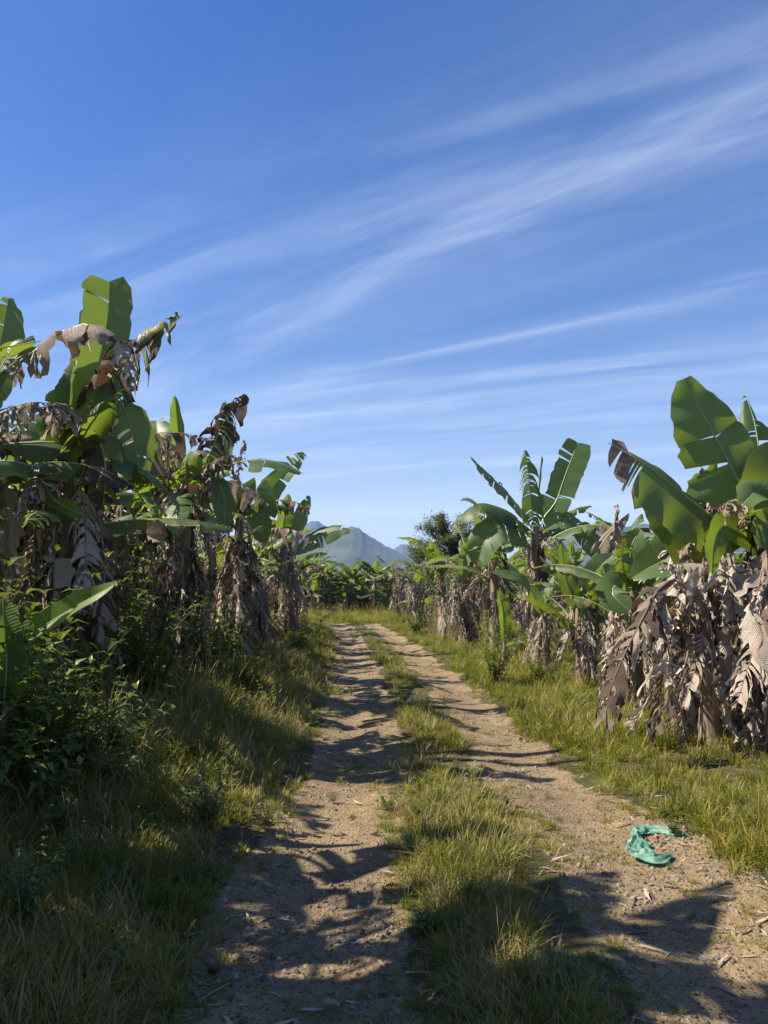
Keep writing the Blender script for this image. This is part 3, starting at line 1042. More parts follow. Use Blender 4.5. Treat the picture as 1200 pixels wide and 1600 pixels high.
class Plant:
    def __init__(self, u=None, d=None, x=None, hs=2.4, label='', group=None, seed=0, thick=1.0):
        if x is None:
            x = pix(u, 900, d)[0]
        self.x, self.d, self.hs = x, d, hs
        self.r = np.random.default_rng(seed + 1000)
        self.z = ground_z(x, d)
        self.root = obj('banana_plant', None, None, (x, d, self.z))
        tag(self.root, label, 'banana plant', group)
        tk = thick * (0.8 + .12 * hs)
        obj('pseudostem', STEMS[seed % 4], self.root, (0, 0, 0), (0, 0, self.r.uniform(0, 6)), (tk, tk, hs))
        self.crown = np.array([0, 0, hs - .05])

    def hero(self, pts, w, face=(0, -1, .15), name='leaf', mat='leaf', join=True, ribr=.022, dryrib=False, **kw):
        """a leaf whose midrib passes through photograph pixels (u, v, offset in distance)"""
        base = np.array([self.x, self.d, self.z])
        P = [pix(u, v, self.d + o) - base for (u, v, o) in pts]
        if join:
            P = [self.crown + np.array([0, 0, -.12])] + P
        w = (w, w) if np.isscalar(w) else w
        gg, rr = Geo(), Geo()
        M, _ = leaf_geo(gg, P, w[0], w[1], face, self.r, **kw)
        midrib_geo(rr, M, ribr)
        b = obj(name, gg.mesh(name, MAT[mat]), self.root)
        obj('midrib', rr.mesh('midrib', MAT['deadrib' if dryrib else 'rib']), b)
        return b

    def green(self, n, az0=None, spread=6.28, tilt=0.0, sc=(.8, 1.1), drop=.2):
        for i in range(n):
            a = (i / n) * 6.28 + self.r.normal(0, .3) if az0 is None else az0 + self.r.uniform(-.5, .5) * spread
            me, rb = GREEN[self.r.integers(len(GREEN))]
            s = self.r.uniform(*sc)
            o = obj('leaf', me, self.root, tuple(self.crown - np.array([0, 0, self.r.uniform(0, drop)])), (self.r.normal(0, .15), tilt + self.r.normal(0, .22), a), s)
            obj('midrib', rb, o)
        return self

    def rags(self, n, az0=None, spread=6.28, sc=(.8, 1.1), lo=.75):
        for i in range(n):
            a = (i / n) * 6.28 + self.r.normal(0, .4) if az0 is None else az0 + self.r.uniform(-.5, .5) * spread
            me, rb = RAGS[self.r.integers(len(RAGS))]
            o = obj('dead_leaf', me, self.root, (0, 0, self.hs * self.r.uniform(lo, 1.0)), (self.r.normal(0, .15), self.r.normal(0, .2), a), self.r.uniform(*sc))
            obj('midrib', rb, o)
        return self

    def dead(self, n, lo=.35, hi=1.0, sc=(.7, 1.1), az0=None, spread=6.28):
        for i in range(n):
            a = self.r.uniform(0, 6.28) if az0 is None else az0 + self.r.uniform(-.5, .5) * spread
            me, rb = DEAD[self.r.integers(len(DEAD))]
            h = self.hs * self.r.uniform(lo, hi)
            s = min(self.r.uniform(*sc), (h - .02) / 1.25 + .1)
            o = obj('dead_leaf', me, self.root, (0, 0, h), (self.r.normal(0, .1), self.r.normal(-.05, .18), a), s)
            obj('midrib', rb, o)
        return self


LG = 'banana plants in the row left of the track'
RG = 'banana plants in the row right of the track'
lin = lambda a, b, hi=1.0: (lambda s, t: hi * np.clip((s - a) / (b - a), 0, 1))
const = lambda c: (lambda s, t: c + 0 * s)

# ---- left row
a0 = Plant(u=-70, d=7.0, hs=2.7, label='tall banana plant with a long brown arching leaf, beside the tallest', group=LG, seed=1)
a0.hero([(-30, 625, -.1), (40, 560, -.25), (110, 512, -.35), (160, 512, -.4), (196, 552, -.4), (205, 605, -.4)], .30, (.1, -.4, 1), b0=.22, tears=(26, 22), g=.9, gj=.12, dry=const(.72), mat='dead', crumple=.014, nt=4, ribr=.026, missing=.06, chaos=.14, rag=.1, taper=.3)
a0.hero([(-20, 600, .2), (2, 530, .3), (14, 462, .4)], .22, (.5, -1, .2), tears=(4, 5), fold=(.4, .1))
a0.hero([(-30, 640, -.2), (10, 560, -.2), (30, 535, -.2), (55, 560, -.2)], .24, (-.3, -1, .6), tears=(3, 5), g=.4)
a0.rags(6).green(8, tilt=.35, drop=.6).dead(26, .3, 1.1, (.8, 1.2))

a = Plant(u=95, d=7.6, hs=2.55, label='tallest shaded banana plant, upright green leaf above its brown shredded leaves', group=LG, seed=2)
a.hero([(128, 650, 0), (150, 585, .1), (168, 500, .15), (172, 427, .2)], (.27, .31), (.15, -1, .1), tears=(0, 1), fold=(.1, .6), g=.05, gj=.05, cut=.96, tipw=.8, dry=const(.03))
a.hero([(140, 640, -.2), (200, 560, -.35), (243, 522, -.4), (285, 493, -.45)], .52, (.3, -.9, .5), tears=(14, 14), g=.88, gj=.15, dry=const(.46), crumple=.014, missing=.03, chaos=.12, rag=.08, b0=.35, tipw=.5, taper=.3)
a.hero([(100, 705, -.3), (118, 660, -.35), (150, 612, -.3), (185, 565, -.2)], (.25, .36), (-.1, -1, .2), tears=(3, 1), fold=(.3, .2), g=.15, mat='fresh')
a.hero([(95, 690, -.2), (105, 640, -.3), (112, 590, -.3), (118, 560, -.3)], (.15, .15), (-.5, -1, .2), tears=(3, 3), fold=(.5, .5), mat='fresh')
a.hero([(150, 650, 0), (185, 625, 0), (207, 680, 0), (222, 760, 0)], .26, (.5, -1, .5), tears=(6, 7), g=.5)
a.hero([(60, 690, -.2), (30, 680, -.3), (0, 690, -.35), (-30, 710, -.4)], .25, (0, -.5, 1), tears=(14, 14), g=.92, gj=.1, dry=const(.95), crumple=.012)
a.hero([(70, 760, -.5), (90, 785, -.6), (135, 808, -.7)], .08, (0, -.9, .5), join=False, tears=(0, 0), mat='fresh', b0=.05)
a.hero([(120, 690, -.2), (150, 680, -.3), (165, 730, -.35), (160, 800, -.35)], .24, (.5, -1, .5), tears=(12, 12), g=.7, dry=const(.6), crumple=.008)
a.rags(7).green(9, tilt=.55, drop=.8).dead(36, .3, 1.1, (.8, 1.25))

b = Plant(u=285, d=10.6, hs=2.75, label='shaded banana plant with one narrow upright pale leaf and a shredded brown one', group=LG, seed=3)
b.hero([(284, 745, -.1), (280, 690, -.1), (273, 617, -.1)], (.10, .16), (.6, -1, .1), tears=(1, 0), fold=(.7, .5), g=.02, gj=.05, mat='fresh', b0=.2)
b.hero([(268, 755, .1), (256, 715, .2), (247, 680, .3), (244, 655, .5)], .25, (-.2, -1, .4), tears=(2, 1), fold=(.1, .1), g=.2, tipw=.75)
b.hero([(312, 745, 0), (332, 700, -.1), (352, 655, -.1), (387, 612, -.1)], (.42, .42), (.3, -.9, .5), tears=(16, 16), g=.85, gj=.2, dry=lin(.2, .6, .8), crumple=.014, chaos=.14, rag=.1, taper=.3)
b.hero([(338, 735, .4), (350, 690, .5), (352, 625, .6)], .17, (0, -1, .2), tears=(2, 3), g=.1)
b.hero([(238, 745, -.1), (232, 705, -.1), (228, 657, -.1)], .08, (.3, -1, .2), tears=(12, 12), g=.8, dry=const(1.0), crumple=.012, fold=(.6, .6))
b.hero([(250, 730, -.1), (215, 722, -.2), (170, 742, -.3), (122, 772, -.4)], .27, (0, -.6, 1), tears=(7, 7), g=.8, gj=.2, dry=const(.3))
b.hero([(300, 760, -.2), (330, 745, -.3), (348, 770, -.3), (352, 825, -.3)], .27, (.5, -1, .5), tears=(5, 6), g=.4)
b.hero([(215, 740, -.2), (200, 700, -.2), (185, 660, -.1)], .26, (-.3, -1, .3), tears=(4, 4), g=.3)
b.rags(6).green(9, tilt=.55, drop=.8).dead(36, .3, 1.08, (.8, 1.25))

c = Plant(u=372, d=13.6, hs=2.7, label='shaded banana plant with a withered brown spike of a leaf standing above it', group=LG, seed=4)
c.hero([(372, 775, 0), (373, 735, 0), (380, 686, 0)], .08, (.3, -1, .2), tears=(14, 14), g=.85, dry=const(1.0), crumple=.012, fold=(.6, .6))
c.hero([(355, 790, 0), (335, 770, -.1), (318, 800, -.2)], .28, (0, -1, .6), tears=(4, 4), g=.4)
c.hero([(388, 790, -.2), (400, 768, -.3), (408, 790, -.3), (412, 850, -.3)], .30, (0, -1, .4), tears=(5, 5), g=.4)
c.rags(6).green(6, az0=3.3, spread=3.2, tilt=.3, drop=.5).green(4, tilt=.7, sc=(.5, .75), drop=1.0).dead(32, .3, 1.0, (.8, 1.2))

dd = Plant(u=443, d=19.6, hs=2.6, label='banana plant with wide leaves fanned out where the shaded row meets the sky', group=LG, seed=5)
dd.hero([(418, 815, -.5), (412, 785, -.6), (437, 748, -.7), (479, 707, -.8)], (.34, .40), (.35, -.8, .5), tears=(6, 8), g=.4, gj=.2, b0=.15)
dd.hero([(408, 828, -.5), (390, 800, -.6), (368, 782, -.7)], .44, (.2, -1, .3), tears=(4, 4), g=.25)
dd.hero([(442, 830, -.7), (446, 800, -.8), (451, 771, -.9)], .21, (.5, -1, .1), tears=(0, 0), fold=(.3, .2), g=.02, mat='fresh')
dd.hero([(460, 835, -.6), (471, 808, -.7), (484, 773, -.8)], .24, (-.3, -1, .2), tears=(1, 1), fold=(.2, .2), g=.05)
dd.hero([(470, 850, -.7), (505, 836, -.9), (530, 828, -1), (549, 830, -1.1)], .34, (0, -.9, .6), tears=(3, 4), fold=(-.2, .1), g=.5, gj=.15)
dd.rags(5, lo=.6, sc=(.6, .8)).green(4, az0=2.4, spread=2.5, tilt=.3).green(5, tilt=.8, sc=(.5, .7), drop=.9).dead(28, .3, 1.05, (.8, 1.2))

for i, (x, d, hs, ng, nd, lab) in enumerate([
        (-3.25, 16.4, 2.1, 4, 26, 'shaded banana plant wedged between the withered spike and the fanned leaves'),
        (-3.0, 23.5, 2.2, 5, 24, 'banana plant just behind the one with fanned leaves, long brown skirt'),
        (-3.2, 27.5, 2.1, 5, 20, None), (-3.7, 31.5, 2.1, 7, 18, None), (-4.4, 36, 2.1, 7, 14, None), (-5.2, 41, 2.1, 7, 14, None)]):
    Plant(x=x, d=d, hs=hs, label=lab or 'banana plant near the far bend of the shaded row, half hidden by its neighbours', group=LG, seed=20 + i).rags(4).green(ng + 3, tilt=.3, drop=.8).dead(int(nd * .65), .3, 1.05, (.8, 1.2))
for i, (x, d) in enumerate([(-5.9, 8.6), (-5.6, 11.8), (-5.5, 14.8), (-5.6, 18), (-5.4, 21.5), (-5.5, 25.5), (-6, 30), (-6.6, 35), (-8.4, 12.5), (-8.3, 17), (-8.2, 22), (-8.4, 28)]):
    Plant(x=x, d=d, hs=2.3 + .4 * R.random(), label='banana plant in the second row behind the shaded plants', group='banana plants behind the left row', seed=40 + i).rags(3).green(10, tilt=.25, drop=.8).dead(10, .3, 1.0)
for i, (x, d, hs) in enumerate([(-4.4, 8.9, 2.3), (-4.3, 10.3, 2.2), (-4.2, 12.1, 2.4), (-4.3, 14.9, 2.2), (-4.2, 17.8, 2.3), (-4.1, 20.8, 2.2), (-4.3, 24.8, 2.2), (-4.8, 29.5, 2.1), (-7.1, 9.8, 2.5), (-7.0, 14.5, 2.4), (-7.0, 19.5, 2.4)]):
    Plant(x=x, d=d, hs=hs, label='crowded banana plant filling the gap behind the shaded row, mostly dead leaves', group='banana plants filling the shaded row', seed=140 + i).rags(6, lo=.55).green(6, tilt=.4, drop=1.0).dead(26, .3, 1.05, (.8, 1.2))
# plants beside and behind the camera that throw the foreground shade
for i, (x, d, hs) in enumerate([(-3.9, 4.2, 1.9), (-3.7, 3.3, 3.3), (-3.1, 2.3, 3.4), (-3.6, 1.3, 3.4), (-3.4, 0.2, 3.0), (-4.6, 2.8, 3.6), (-4.9, 1.5, 3.6), (-4.2, -1.6, 2.9)]):
    Plant(x=x, d=d, hs=hs, label='tall banana plant of the shaded row, level with the start of the track', group=LG, seed=60 + i).green(17, tilt=.1, sc=(.9, 1.15), drop=1.2).dead(20, .3, 1.05)

# young sucker at the bank
s = Plant(u=15, d=5.0, hs=.55, label='young banana sucker with two bright leaves on the dark bank', group=None, seed=70, thick=.5)
s.hero([(28, 1015, 0), (60, 985, 0), (115, 950, 0), (188, 908, 0)], (.10, .12), (.25, -.8, .6), tears=(2, 1), fold=(.35, .2), g=.1, mat='fresh', b0=.12, ribr=.012)
s.hero([(10, 1040, -.05), (8, 990, -.05), (4, 935, 0)], (.15, .13), (.4, -1, .1), tears=(1, 0), fold=(.3, .3), g=.05, mat='fresh', ribr=.012)
s.green(2, az0=2.6, spread=1.5, sc=(.35, .45))

# ---- right row
r1 = Plant(u=1192, d=7.1, hs=1.95, label='banana plant with the biggest upright leaf over a heap of pale dead leaves', group=RG, seed=6)
r1.hero([(1180, 815, 0), (1150, 745, 0), (1110, 670, 0), (1064, 583, 0)], (.36, .46), (-.3, -1, .3), tears=(3, 4), fold=(-.25, .12), g=.1, gj=.045, cut=.97, tipw=.42, b0=.1, wav=.03, ribr=.028)
r1.hero([(1188, 800, .3), (1175, 740, .4), (1150, 690, .5)], (.34, .34), (.4, -1, .1), tears=(1, 1), fold=(.2, .2), g=.2, tipw=.75)
r1.hero([(1150, 835, -.1), (1090, 790, -.2), (1020, 735, -.3), (951, 692, -.35)], (.34, .36), (-.25, -.9, .5), tears=(5, 8), fold=(-.5, -.2), g=.35, gj=.25, dry=lin(.68, .95, .75), b0=.12, wav=.03, tipw=.75, rag=.05)
r1.hero([(1165, 840, -.3), (1130, 822, -.4), (1116, 850, -.45), (1112, 900, -.45)], (.14, .14), (.6, -1, .1), tears=(0, 0), fold=(.2, .2), g=.05, mat='fresh', dry=const(.12))
r1.hero([(1195, 800, -.2), (1205, 760, -.3), (1225, 735, -.4), (1260, 740, -.4)], .36, (0, -1, .5), tears=(4, 3), g=.3)
r1.hero([(1200, 830, -.4), (1190, 790, -.5), (1180, 770, -.6), (1160, 790, -.7)], .22, (-.3, -1, .6), tears=(3, 3), g=.4)
r1.rags(8, az0=-2.4, spread=3.4, lo=.55, sc=(.6, .9)).green(3, az0=.6, spread=2.5, tilt=.1).dead(24, .35, 1.05, (.8, 1.15)).dead(10, .6, 1.05, (.8, 1.15), az0=-2.2, spread=2.2)

rs = Plant(u=1098, d=7.4, hs=1.55, label='half dead banana plant, stalk bent over with a long brown leaf trailing to the grass', group=RG, seed=7)
rs.hero([(1092, 890, .2), (1070, 850, .2), (1040, 812, .2), (1003, 776, .2)], (.24, .20), (-.2, -1, .5), tears=(1, 1), fold=(.15, .15), g=.1)
rs.hero([(1085, 900, .3), (1060, 880, .4), (1030, 880, .4), (985, 905, .4)], (.24, .22), (-.2, -1, .7), tears=(2, 2), g=.25)
rs.hero([(1105, 890, .3), (1085, 860, .4), (1055, 850, .4), (1020, 900, .4)], (.22, .22), (-.4, -1, .6), tears=(2, 1), g=.25)
rs.hero([(1082, 902, -.2), (1035, 915, -.45), (1005, 965, -.6), (968, 1040, -.75), (949, 1095, -.8), (947, 1150, -.8)], .38, (-.4, -.6, .7), name='dead_leaf', mat='dead', tears=(26, 26), g=.9, gj=.15, dry=const(1.12), crumple=.015, b0=.2, ribr=.026, dryrib=True, missing=.12, slant=.35, chaos=.2, rag=.1, taper=.3)
rs.hero([(1075, 905, -.3), (1040, 930, -.5), (1035, 985, -.55), (1050, 1080, -.55)], .24, (-.4, -.8, .4), name='dead_leaf', mat='dead', tears=(12, 12), g=.75, gj=.25, dry=const(1.15), crumple=.02, b0=.15, dryrib=True, wav=.03, chaos=.25, rag=.1)
rs.hero([(1115, 900, -.3), (1140, 915, -.5), (1146, 970, -.55), (1140, 1085, -.55)], .2, (-.4, -.9, .4), name='dead_leaf', mat='dead', tears=(7, 7), g=.5, gj=.3, dry=const(1.2), crumple=.02, b0=.15, dryrib=True, wav=.04, chaos=.2, rag=.1)
rs.rags(8, sc=(.6, .9), lo=.6).dead(28, .45, 1.08, (.8, 1.2))

r4 = Plant(u=985, d=9.4, hs=1.5, label='short banana plant with a dead brown clump at its foot and round green leaves', group=RG, seed=8)
r4.hero([(975, 925, -.2), (962, 915, -.3), (958, 930, -.4), (985, 955, -.5)], (.2, .2), (-.2, -1, .4), tears=(0, 0), g=.1)
r4.hero([(1000, 900, 0), (1015, 870, 0), (1045, 845, 0)], .22, (.2, -1, .5), tears=(1, 1), g=.2)
r4.hero([(990, 900, 0), (985, 860, 0), (1000, 825, 0)], .2, (-.2, -1, .3), tears=(1, 2), g=.2)
r4.rags(2, sc=(.4, .6)).green(11, tilt=.1, sc=(.45, .8), drop=.8).dead(11, .45, 1.05, (.7, 1.0)).dead(8, .5, .9, (.7, .9), az0=-2.5, spread=1.5)

r3 = Plant(u=908, d=11.6, hs=1.4, label='short banana plant with an upright yellow green leaf in front of the tall fanned one', group=RG, seed=9)
r3.hero([(900, 940, -.2), (886, 910, -.2), (876, 848, -.2)], (.17, .16), (.6, -1, .1), tears=(0, 1), fold=(.25, .15), g=.03, mat='fresh', dry=const(.06))
r3.hero([(920, 925, 0), (935, 890, 0), (960, 865, 0)], .22, (-.2, -1, .5), tears=(2, 1), g=.25)
r3.hero([(925, 930, -.1), (950, 905, -.2), (975, 915, -.3), (988, 950, -.3)], .22, (.2, -1, .5), tears=(1, 2), g=.2)
r3.hero([(925, 900, .3), (940, 850, .3), (985, 800, .3)], (.18, .18), (.2, -.8, .6), tears=(6, 6), g=.7, dry=const(.5))
r3.hero([(935, 900, .3), (955, 850, .3), (966, 785, .3)], .09, (.2, -1, .2), tears=(12, 12), g=.8, dry=const(1), crumple=.012)
r3.rags(2, sc=(.4, .5)).green(11, tilt=.1, sc=(.45, .8), drop=.8).dead(11, .4, 1.05, (.6, .95))

r2 = Plant(u=838, d=15.2, hs=2.75, label='tall banana plant with leaves fanned upward and a bare reddish stalk', group=RG, seed=10)
r2.hero([(815, 800, 0), (790, 768, 0), (763, 742, 0), (734, 712, 0)], (.26, .26), (.4, -.5, .9), tears=(10, 10), g=.75, gj=.2, dry=lambda s, t: .62 * np.exp(-((s - .55) / .16) ** 2) + 0 * s, b0=.12)
r2.hero([(830, 785, -.1), (826, 745, -.1), (820, 701, -.15)], .34, (0, -1, .3), tears=(16, 16), g=.8, gj=.15, slant=.1)
r2.hero([(840, 775, .1), (846, 712, .1)], (.05, .05), (.4, -1, 0), tears=(0, 0), fold=(1.2, 1.2), g=0, gj=.02, name='leaf', b0=.1, tipw=.9)
r2.hero([(852, 805, 0), (868, 785, 0), (884, 740, 0), (906, 683, 0)], (.32, .3), (-.2, -1, .2), tears=(5, 5), fold=(.1, .1), g=.15, gj=.15, missing=.06, tipw=.85, cut=.95)
r2.hero([(812, 815, -.2), (780, 795, -.3), (745, 790, -.4), (716, 815, -.5)], .46, (-.2, -.6, 1), tears=(6, 6), g=.6, dry=const(.08))
r2.hero([(810, 830, -.3), (785, 820, -.5), (760, 840, -.6), (745, 885, -.6)], .44, (-.3, -1, .6), tears=(5, 5), g=.45)
r2.hero([(860, 820, 0), (885, 810, 0), (910, 830, 0), (930, 870, 0)], .33, (.2, -1, .6), tears=(4, 4), g=.4)
r2.green(5, az0=1.2, spread=3.5, tilt=.3, drop=.6).rags(4, sc=(.5, .7)).dead(16, .35, .9, (.7, 1.0)).dead(6, .9, 1.0, (.6, .8), az0=0, spread=3)

r2b = Plant(u=850, d=13.8, hs=1.0, label='low banana sucker under the tall fanned plant, one flat leaf towards the track', group=None, seed=11, thick=.6)
r2b.hero([(835, 930, -.1), (812, 905, -.2), (765, 893, -.3)], (.15, .15), (0, -.8, .8), tears=(0, 1), g=.15)
r2b.green(2, az0=1.0, spread=3, sc=(.4, .5)).dead(10, .5, 1, (.5, .7))
r2c = Plant(u=786, d=15.0, hs=.55, label='knee high banana sucker with a yellow leaf', group=None, seed=12, thick=.5)
r2c.hero([(786, 955, 0), (783, 940, 0), (778, 920, 0)], (.16, .16), (.5, -1, .1), tears=(1, 1), mat='fresh', dry=const(.2), g=.05)
r2c.green(2, sc=(.25, .35))

r5 = Plant(u=722, d=20.6, hs=1.7, label='leafless dead banana column wrapped in brown hanging leaves beside the track', group=RG, seed=13)
r5.rags(3, sc=(.4, .5)).dead(26, .5, 1.08, (.8, 1.15))
r5.hero([(725, 870, 0), (735, 850, 0), (728, 840, 0)], .15, (0, -1, .2), tears=(2, 2), mat='fresh')
for i, (u, d, hs, ng, nd, lab) in enumerate([
        (735, 22.0, 2.7, 13, 9, 'leafy banana plant overlapping the dead column, its fronds as high as the tree behind'), (772, 18.0, 2.8, 13, 12, 'banana plant between the tall fanned plant and the dead column'),
        (690, 24.5, 2.4, 13, 9, 'banana plant behind the leafless dead column, yellow green leaves'),
        (655, 30.0, 1.9, 8, 18, 'banana plant with a thick brown skirt where the track bends, bushes at its foot'),
        (668, 35.0, 2.6, 13, 6, None), (622, 40.0, 2.6, 2, 30, 'withered brown banana plant standing above the far green field'), (640, 45.0, 2.6, 13, 5, None)]):
    Plant(u=u, d=d, hs=hs, label=lab or 'green banana plant near the far bend of the sunlit row', group=RG, seed=80 + i).rags(2, sc=(.6, .8)).green(ng, tilt=.3, sc=(.6, 1.05), drop=1.2).dead(nd, .4, 1.1, (.8, 1.2))
for i, (x, d) in enumerate([(5.7, 8.2), (5.6, 11), (5.7, 14.2), (5.6, 17.4), (5.3, 21), (4.8, 25), (4.4, 29.5), (4.2, 34), (8, 10.5), (8, 14.6), (8, 19), (7.6, 24), (7.2, 30), (3.9, 39), (7, 36), (3.2, 44)]):
    Plant(x=x, d=d, hs=1.7 + .9 * R.random(), label='green banana plant in the second row behind the sunlit plants', group='banana plants behind the right row', seed=100 + i).green(11, tilt=.25, sc=(.65, 1.1), drop=.9).dead(8, .3, 1.05)


# ---- far field
def far_variant(seed):
    r = np.random.default_rng(seed)
    hs = r.uniform(1.7, 2.4)
    cr, sk = Geo(), Geo()
    for i in range(22):
        a_ = i * 2.4 + r.normal(0, .3)
        low = i >= 11
        el = r.uniform(.5, 1.4) if not low else r.uniform(-.1, .9)
        arch = r.uniform(.3, 1.2)
        L = r.uniform(1.3, 1.9) if not low else r.uniform(.9, 1.4)
        p = np.array([0, 0, hs - .1 if not low else hs * r.uniform(.35, .9)])
        pts = []
        for k in range(4):
            pts.append(p.copy())
            e = el - arch * (k / 3) * 1.4
            p = p + np.array([math.cos(a_) * math.cos(e), math.sin(a_) * math.cos(e), math.sin(e)]) * L / 3
        dr = r.choice([0, 0, .1, .6])
        leaf_geo(cr, pts, .28, .28, (-math.cos(a_) * .5, -math.sin(a_) * .5, 1), r, .15, (3, 3), (.1, .1), .4, .3, const(dr), ns=8, nt=2)
    for i in range(5):
        a_ = r.uniform(0, 6.28)
        o = np.array([math.cos(a_), math.sin(a_), 0])
        h = hs * r.uniform(.45, 1)
        L = min(h - .05, r.uniform(.8, 1.4))
        pts = [np.array([0, 0, h]), o * .25 + np.array([0, 0, h + .05]), o * .3 + np.array([0, 0, h - L * .5]), o * .28 + np.array([0, 0, h - L])]
        leaf_geo(sk, pts, .18, .18, o + np.array([0, 0, .1]), r, .15, (4, 4), (.5, .5), .5, .4, const(1.0), ns=10, nt=2, crumple=.02, slant=.6)
    st = Geo()
    zs = np.linspace(0, 1, 4)
    tube(st, np.stack([0 * zs, 0 * zs, zs * hs - .05], -1), .14 - .07 * zs, 7)
    return cr, sk, st


FAR = [far_variant(300 + i) for i in range(6)]
FARM = [(c.mesh('crown', MAT['leaf']), k.mesh('dead_skirt', MAT['dead']), s_.mesh('pseudostem', MAT['stem'])) for c, k, s_ in FAR]
rf = np.random.default_rng(9)
cnt = 0
spots = []
for row in range(6):
    y = 52 + row * 4.0
    for k in range(24):
        x = -16 + k * 1.55 + rf.normal(0, .35) + (row % 2) * .9
        spots.append((x, y + rf.normal(0, .5)))
for (x, y) in spots:
    u = 600 + F * x / y
    if u < 380 or u > 900:
        continue
    k = rf.integers(6)
    root = obj('banana_plant', None, None, (x, y, ground_z(x, y)), (0, 0, rf.uniform(0, 6.28)), rf.uniform(.85, 1.2))
    tag(root, 'small looking banana plant in the green field beyond the end of the track', 'banana plant', 'banana plants of the far field')
    for nm, me in zip(('crown', 'dead_skirt', 'pseudostem'), FARM[k]):
        obj(nm, me, root)
    cnt += 1


def whole(c, k, s_):
    me = bpy.data.meshes.new('far_banana')
    g2 = Geo()
    mi = []
    for j, gx in enumerate((c, k, s_)):
        base = g2.n
        for V, U, D in zip(gx.V, gx.U, gx.D):
            g2.V.append(V); g2.U.append(U); g2.D.append(D)
        g2.F += [tuple(i + base for i in f) for f in gx.F]
        g2.n += gx.n
        mi += [j] * len(gx.F)
    me = g2.mesh('far_banana', MAT['leaf'])
    me.materials.append(MAT['dead'])
    me.materials.append(MAT['stem'])
    me.polygons.foreach_set('material_index', np.array(mi, dtype=np.int32))
    return me


FARC = source_collection('farbanana', [whole(*f) for f in FAR])
n = 2600
y = 78 + 420 * rf.random(n) ** 1.6
x = rf.uniform(-.62, .62, n) * (y + 10)
scatter('banana_field', np.stack([x, y, height(x, y)], -1), np.stack([0 * x, 0 * x, rf.uniform(0, 6.28, n)], -1), rf.uniform(.85, 1.25, n), rf.integers(0, 6, n), FARC, 'dense mass of bananas filling the plain beyond the track')
n = 420
y = rf.uniform(8, 78, n)
x = np.where(rf.random(n) < .5, -1, 1) * (10.2 + 26 * rf.random(n))
scatter('banana_field', np.stack([x, y, height(x, y)], -1), np.stack([0 * x, 0 * x, rf.uniform(0, 6.28, n)], -1), rf.uniform(.8, 1.05, n), rf.integers(0, 6, n), FARC, 'deeper rows of bananas hidden behind the plants beside the track')


# ------------------------------------------------------------------ broadleaf tree behind the right row
def tree(u, d, h, rad, label, seed, nleaf):
    r = np.random.default_rng(seed)
    x = pix(u, 900, d)[0]
    root = obj('broadleaf_tree', None, None, (x, d, ground_z(x, d)))
    tag(root, label, 'tree')
    tr, lf = Geo(), Geo()
    zs = np.linspace(0, 1, 7)
    tube(tr, np.stack([.25 * np.sin(zs * 3), .15 * np.sin(zs * 2), zs * h * .62 - .1], -1), .3 * (1 - .7 * zs), 9)
    ends = []
    for i in range(46):
        z0 = h * r.uniform(.3, .62)
        a_ = r.uniform(0, 6.28)
        rr = rad * r.uniform(.45, 1.15)
        el = r.uniform(-.05, 1.1)
        e = np.array([math.cos(a_) * math.cos(el) * rr, math.sin(a_) * math.cos(el) * rr, z0 + math.sin(el) * (h - z0) * .95])
        b0_ = np.array([.2 * math.sin(z0 / h * 5), .1, z0])
        m = (b0_ + e) / 2 + r.normal(0, .2, 3) + np.array([0, 0, .3])
        P = catmull([b0_, m, e], 7)
        tube(tr, P, .09 * (1 - .85 * np.linspace(0, 1, 7)), 5)
        ends.append(P)
    per = nleaf // len(ends)
    for P in ends:
        for k in range(per):
            q = P[min(6, int(2 + 5 * r.random() ** .7))] + r.normal(0, [.3, .3, .2], 3)
            a_ = r.uniform(0, 6.28)
            el = r.uniform(-.5, .9)
            dv = np.array([math.cos(a_) * math.cos(el), math.sin(a_) * math.cos(el), math.sin(el)])
            L = r.uniform(.14, .3)
            add_leaf(lf, q, dv, np.array([0, 0, 1.0]), L, L * .27, r.uniform(0, .4), .2)
    obj('trunk', tr.mesh('trunk', MAT['bark']), root)
    obj('crown', lf.mesh('crown', MAT['tree']), root)


tree(705, 66, 8.7, 3.4, 'rounded dark leafy tree rising behind the sunlit banana row', 1, 15000)
tree(657, 74, 7.4, 1.5, 'slender feathery tree next to the rounded dark tree', 2, 2600)


# ------------------------------------------------------------------ small things on the track
def stone_mesh(seed):
    r = np.random.default_rng(seed)
    import bmesh
    bm = bmesh.new()
    bmesh.ops.create_icosphere(bm, subdivisions=2, radius=1)
    k = r.normal(size=(6, 3))
    k /= np.linalg.norm(k, axis=1)[:, None]
    h = r.uniform(.55, .9, 6)
    for v in bm.verts:
        p = np.array(v.co)
        for kk, hh in zip(k, h):
            dv = p @ kk
            if dv > hh:
                p = p - kk * (dv - hh)
        p = p * (1 + .03 * r.normal())
        v.co = p * np.array([1, .8, .55])
    me = bpy.data.meshes.new('stone')
    bm.to_mesh(me)
    bm.free()
    me.materials.append(MAT['stone'])
    return me


